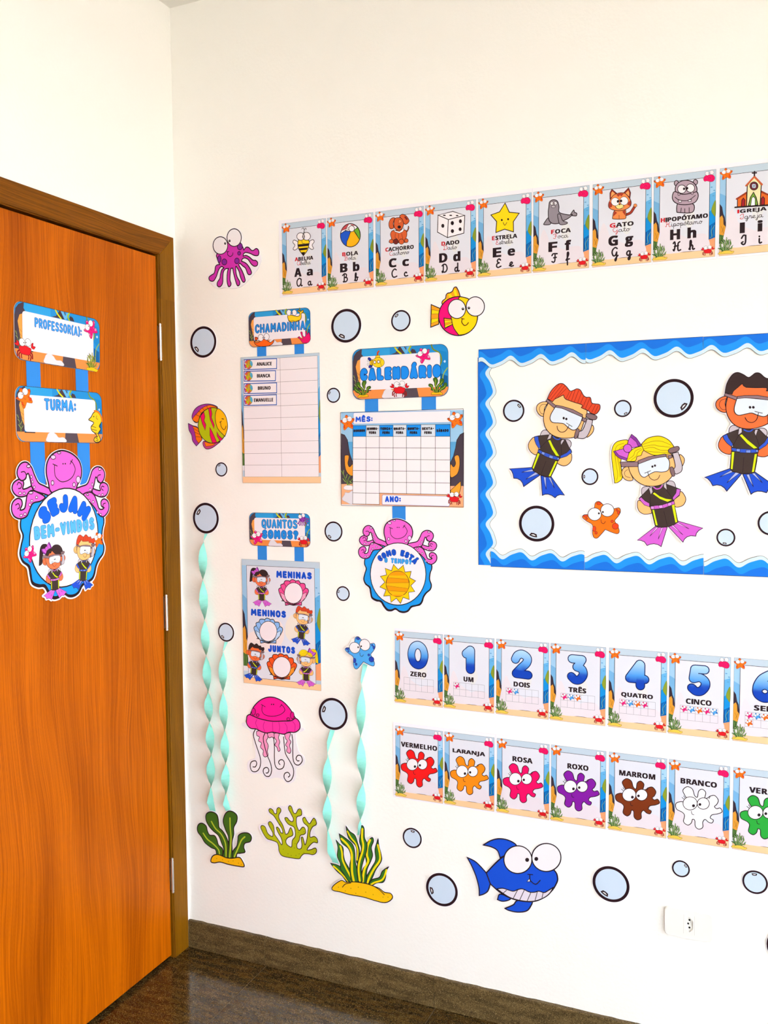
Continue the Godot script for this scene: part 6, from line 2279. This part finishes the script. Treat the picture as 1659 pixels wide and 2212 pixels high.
func build_cutouts() -> void:
	cutout("octopus_cutout", "purple octopus cut-out with big eyes beside the door frame", "octopus", "octopus", Vector2(0.2099, 2.1081), 0.003, 3.2, {}, 0.0, 1.0, "", 4.0)
	cutout("striped_fish_cutout", "striped fish cut-out in lime, pink and yellow beside the door", "fish", "stripedfish", Vector2(0.1077, 1.6271), 0.0022, 2.8, {}, 0.0, 1.0, "", 2.0)
	cutout("round_fish_cutout", "round pink and yellow fish cut-out under the alphabet cards", "fish", "pinkfish", Vector2(0.8992, 1.8995), 0.0022, 2.6)
	cutout("starfish_cutout", "blue starfish cut-out with big eyes at the top of a streamer", "starfish", "starfish", Vector2(0.6072, 0.9766), 0.002, 3.0, STAR_BLUE, 0.0, 1.0, "", 0.0, 0.004)
	cutout("jellyfish_cutout", "smiling hot-pink jellyfish cut-out with curly tentacles", "jellyfish", "jellyfish", Vector2(0.323, 0.7012), 0.0022, 2.6)
	cutout("coral_cutout", "lime green branching coral cut-out", "coral", "coral", Vector2(0.3722, 0.4223), 0.0022, 0.8)
	cutout("kelp_cutout", "dark green kelp cut-out on yellow sand below two streamers", "seaweed", "kelp", Vector2(0.1416, 0.3658), 0.002, 3.2, {}, 0.0, 1.0, "", 3.0, 0.004)
	cutout("seaweed_cutout", "green and yellow striped seaweed cut-out on a mound of sand", "seaweed", "seaweed", Vector2(0.6047, 0.3661), 0.002, 3.2, {}, 0.0, 1.0, "", 3.0, 0.004)
	cutout("shark_cutout", "blue shark cut-out with big eyes and a white belly", "shark", "shark", Vector2(1.0482, 0.4175), 0.0025, 2.8)
	# [x, y, size class, angle of the glint, label]
	var list := [
		[0.0960, 1.8764, 2, -140.0, "large paper bubble above the striped fish"],
		[0.5713, 1.8929, 2, -115.0, "large paper bubble right of the attendance sign"],
		[0.7359, 1.8956, 1, 130.0, "medium paper bubble left of the round pink and yellow fish"],
		[0.5292, 1.7024, 0, 150.0, "small paper bubble between attendance chart and calendar sign"],
		[0.1514, 1.4958, 0, 120.0, "small paper bubble below the striped fish"],
		[0.0950, 1.3492, 2, 145.0, "large paper bubble with the longest streamer below it"],
		[0.5240, 1.3186, 1, -130.0, "medium paper bubble between the head count sign and weather wreath"],
		[0.5518, 1.1428, 0, 160.0, "small paper bubble right of the pink shell chart, beside the wreath"],
		[0.1594, 1.0059, 1, -130.0, "medium paper bubble with a streamer hanging below it"],
		[0.5177, 0.7942, 2, 160.0, "large paper bubble with a streamer, right of the jellyfish"],
		[0.7581, 0.4679, 1, 85.0, "medium paper bubble between the striped seaweed and the shark"],
		[0.8452, 0.3365, 2, -165.0, "large paper bubble behind the tail of the shark"],
		[1.3035, 0.4362, 2, -120.0, "large paper bubble in front of the shark"],
		[1.4731, 0.5060, 0, 40.0, "small paper bubble above the wall socket"],
		[1.6428, 0.5030, 1, 95.0, "medium paper bubble under the green paint card"],
		[1.0495, 1.6437, 1, 40.0, "medium paper bubble left of the red-haired diver"],
		[1.3256, 1.6413, 0, -60.0, "small paper bubble between the red-haired and fair-haired divers"],
		[1.4452, 1.6620, 2, -40.0, "large paper bubble above the fair-haired diver"],
		[1.2459, 1.4737, 0, 180.0, "small paper bubble above the orange starfish"],
		[1.1100, 1.3528, 2, -105.0, "large paper bubble under the red-haired diver"],
		[1.5674, 1.3289, 0, -100.0, "small paper bubble under the dark-haired diver"],
		[1.6652, 1.3650, 1, 60.0, "medium paper bubble under the swim fins of the dark-haired diver"],
		[1.7165, 0.358, 2, 60.0, "large paper bubble to the right of the wall socket"],
	]
	for b in list:
		bubble(Vector2(b[0], b[1]), [0.0212, 0.0286, 0.0464][b[2]], b[3], b[4], 0.0022 if b[2] == 2 else 0.0016, 0.004 if "streamer" in b[4] else 0.0004)


func build_streamers() -> void:
	var crepe := plain_mat("95e4d6", 0.85)
	crepe.backlight_enabled = true
	crepe.backlight = Color.html("3c7c72")
	crepe.cull_mode = BaseMaterial3D.CULL_DISABLED
	var n := FastNoiseLite.new()
	n.seed = 9
	n.frequency = 0.06
	var tx := NoiseTexture2D.new()
	tx.width = 256
	tx.height = 512
	tx.seamless = true
	tx.as_normal_map = true
	tx.bump_strength = 4.0
	tx.noise = n
	crepe.normal_enabled = true
	crepe.normal_texture = tx
	crepe.normal_scale = 0.5
	crepe.uv1_scale = Vector3(3, 40, 1)
	streamer("crepe_streamer", "longest twisted mint crepe streamer, hanging nearest the door frame", [[0.0940, 1.312], [0.0899, 1.2774], [0.0871, 1.1587], [0.0897, 1.0360], [0.0934, 0.9273], [0.0965, 0.8165], [0.1004, 0.7230], [0.1028, 0.6238], [0.1005, 0.5251], [0.0950, 0.4400]], 1.2, crepe)
	streamer("crepe_streamer", "twisted mint crepe streamer under a medium bubble, above the kelp", [[0.1579, 0.985], [0.1539, 0.9448], [0.1511, 0.8217], [0.1535, 0.7045], [0.1553, 0.6030], [0.1526, 0.5107], [0.1562, 0.4400]], 1.2, crepe)
	streamer("crepe_streamer", "twisted mint crepe streamer under the large bubble right of the jellyfish", [[0.5164, 0.760], [0.5034, 0.6753], [0.5003, 0.5584], [0.4998, 0.4556], [0.5185, 0.3500]], 1.2, crepe)
	streamer("crepe_streamer", "twisted mint crepe streamer hanging from the blue starfish", [[0.6182, 0.948], [0.6145, 0.8866], [0.6083, 0.7438], [0.6132, 0.6120], [0.6044, 0.5031], [0.5983, 0.4500]], 1.2, crepe)


func build_socket() -> void:
	var t := thing("wall_socket", "white wall plate with one three-pin socket under the cards", "socket", Vector3(1.4930, 0.3706, 0.0))
	var plastic := plain_mat("f3f1eb", 0.35)
	# plate with bowed long edges and sloping rim
	var outline := []
	for k in 2:
		var r := PackedVector2Array()
		var grow := 0.0 if k == 0 else -2.6
		var base := rect(113.0 + grow, 70.0 + grow, 9.0)
		for p in base:
			r.append(p)
		var full := PackedVector2Array()
		for i in r.size():
			var a := r[i]
			var b := r[(i + 1) % r.size()]
			var steps := maxi(1, int(a.distance_to(b) / 8.0))
			for s in steps:
				var q := a.lerp(b, float(s) / steps)
				q.x *= 1.0 + 0.02 * (1.0 - pow(q.y / 35.0, 2.0))
				q.y *= 1.0 + 0.05 * (1.0 - pow(q.x / 58.0, 2.0))
				full.append(q)
		outline.append(full)
	var st := new_st()
	var lo: PackedVector2Array = outline[0]
	var hi: PackedVector2Array = outline[1]
	var n := lo.size()
	var zb := 0.0055
	var zt := 0.0078
	for i in n:
		var a := lo[i] * 0.001
		var b := lo[(i + 1) % n] * 0.001
		var c := hi[(i + 1) % n] * 0.001
		var d := hi[i] * 0.001
		var e := (b - a).normalized()
		var nn := Vector3(-e.y, e.x, 0)
		if nn.dot(Vector3(a.x, a.y, 0)) < 0.0:
			nn = -nn
		quad(st, Vector3(a.x, a.y, 0), Vector3(b.x, b.y, 0), Vector3(b.x, b.y, zb), Vector3(a.x, a.y, zb), nn)
		quad(st, Vector3(a.x, a.y, zb), Vector3(b.x, b.y, zb), Vector3(c.x, c.y, zt), Vector3(d.x, d.y, zt), (nn + Vector3(0, 0, 1)).normalized())
	# top face with a six-sided well
	var well := PackedVector2Array([Vector2(2, 18.5), Vector2(10.6, 10.4), Vector2(10.6, -10.4), Vector2(2, -19.0), Vector2(-7.4, -10.4), Vector2(-7.4, 10.4)])
	var ring := PackedVector2Array()
	for p in hi:
		ring.append(p)
	# split the face into an upper and a lower half so that the well stays open
	var top := Geometry2D.clip_polygons(ring, well)
	for half in [PackedVector2Array([Vector2(-80, 0), Vector2(80, 0), Vector2(80, 60), Vector2(-80, 60)]), PackedVector2Array([Vector2(-80, -60), Vector2(80, -60), Vector2(80, 0), Vector2(-80, 0)])]:
		for piece in Geometry2D.intersect_polygons(half, ring):
			for q in Geometry2D.clip_polygons(piece, well):
				var idx := Geometry2D.triangulate_polygon(q)
				for i in idx.size() / 3:
					var v := []
					for j in 3:
						v.append(q[idx[3 * i + j]] * 0.001)
					if (v[1] - v[0]).cross(v[2] - v[0]) > 0.0:
						v = [v[0], v[2], v[1]]
					for p in v:
						st.set_normal(Vector3(0, 0, 1))
						st.set_uv(p)
						st.add_vertex(Vector3(p.x, p.y, zt))
	mesh_node("plate", st.commit(), plastic, t)
	st = new_st()
	for i in 6:
		var a := well[i] * 0.001
		var b := well[(i + 1) % 6] * 0.001
		var mid := Vector2(1.6, 0) * 0.001
		var e := (b - a).normalized()
		var nn := Vector3(-e.y, e.x, 0)
		if nn.dot(Vector3(mid.x - a.x, mid.y - a.y, 0)) < 0.0:
			nn = -nn
		quad(st, Vector3(a.x, a.y, zt), Vector3(b.x, b.y, zt), Vector3(b.x, b.y, 0.0012), Vector3(a.x, a.y, 0.0012), nn)
		for p in [Vector3(mid.x, mid.y, 0.0012), Vector3(a.x, a.y, 0.0012), Vector3(b.x, b.y, 0.0012)]:
			st.set_normal(Vector3(0, 0, 1))
			st.add_vertex(p)
	mesh_node("socket_well", st.commit(), plastic, t)
	var dark := plain_mat("0c0a0a", 0.8)
	for p in [Vector2(1.6, 9.6), Vector2(-1.4, 0), Vector2(1.6, -9.6)]:
		var c := CylinderMesh.new()
		c.top_radius = 0.0024
		c.bottom_radius = 0.0024
		c.height = 0.0012
		c.radial_segments = 16
		var o := mesh_node("pin_hole", c, dark, t, Vector3(p.x * 0.001, p.y * 0.001, 0.0010))
		o.rotation.x = PI / 2
	# the thin joint round the socket module
	st = new_st()
	for s in [[-11.6, 1, 0.35, 44], [14.0, 1, 0.35, 44]]:
		add_box(st, Vector3((s[0]) * 0.001, -0.024, zt - 0.001), Vector3((s[0] + s[2]) * 0.001, 0.024, zt + 0.00008))
	mesh_node("module_joint", st.commit(), plain_mat("b4ada0", 0.5), t)
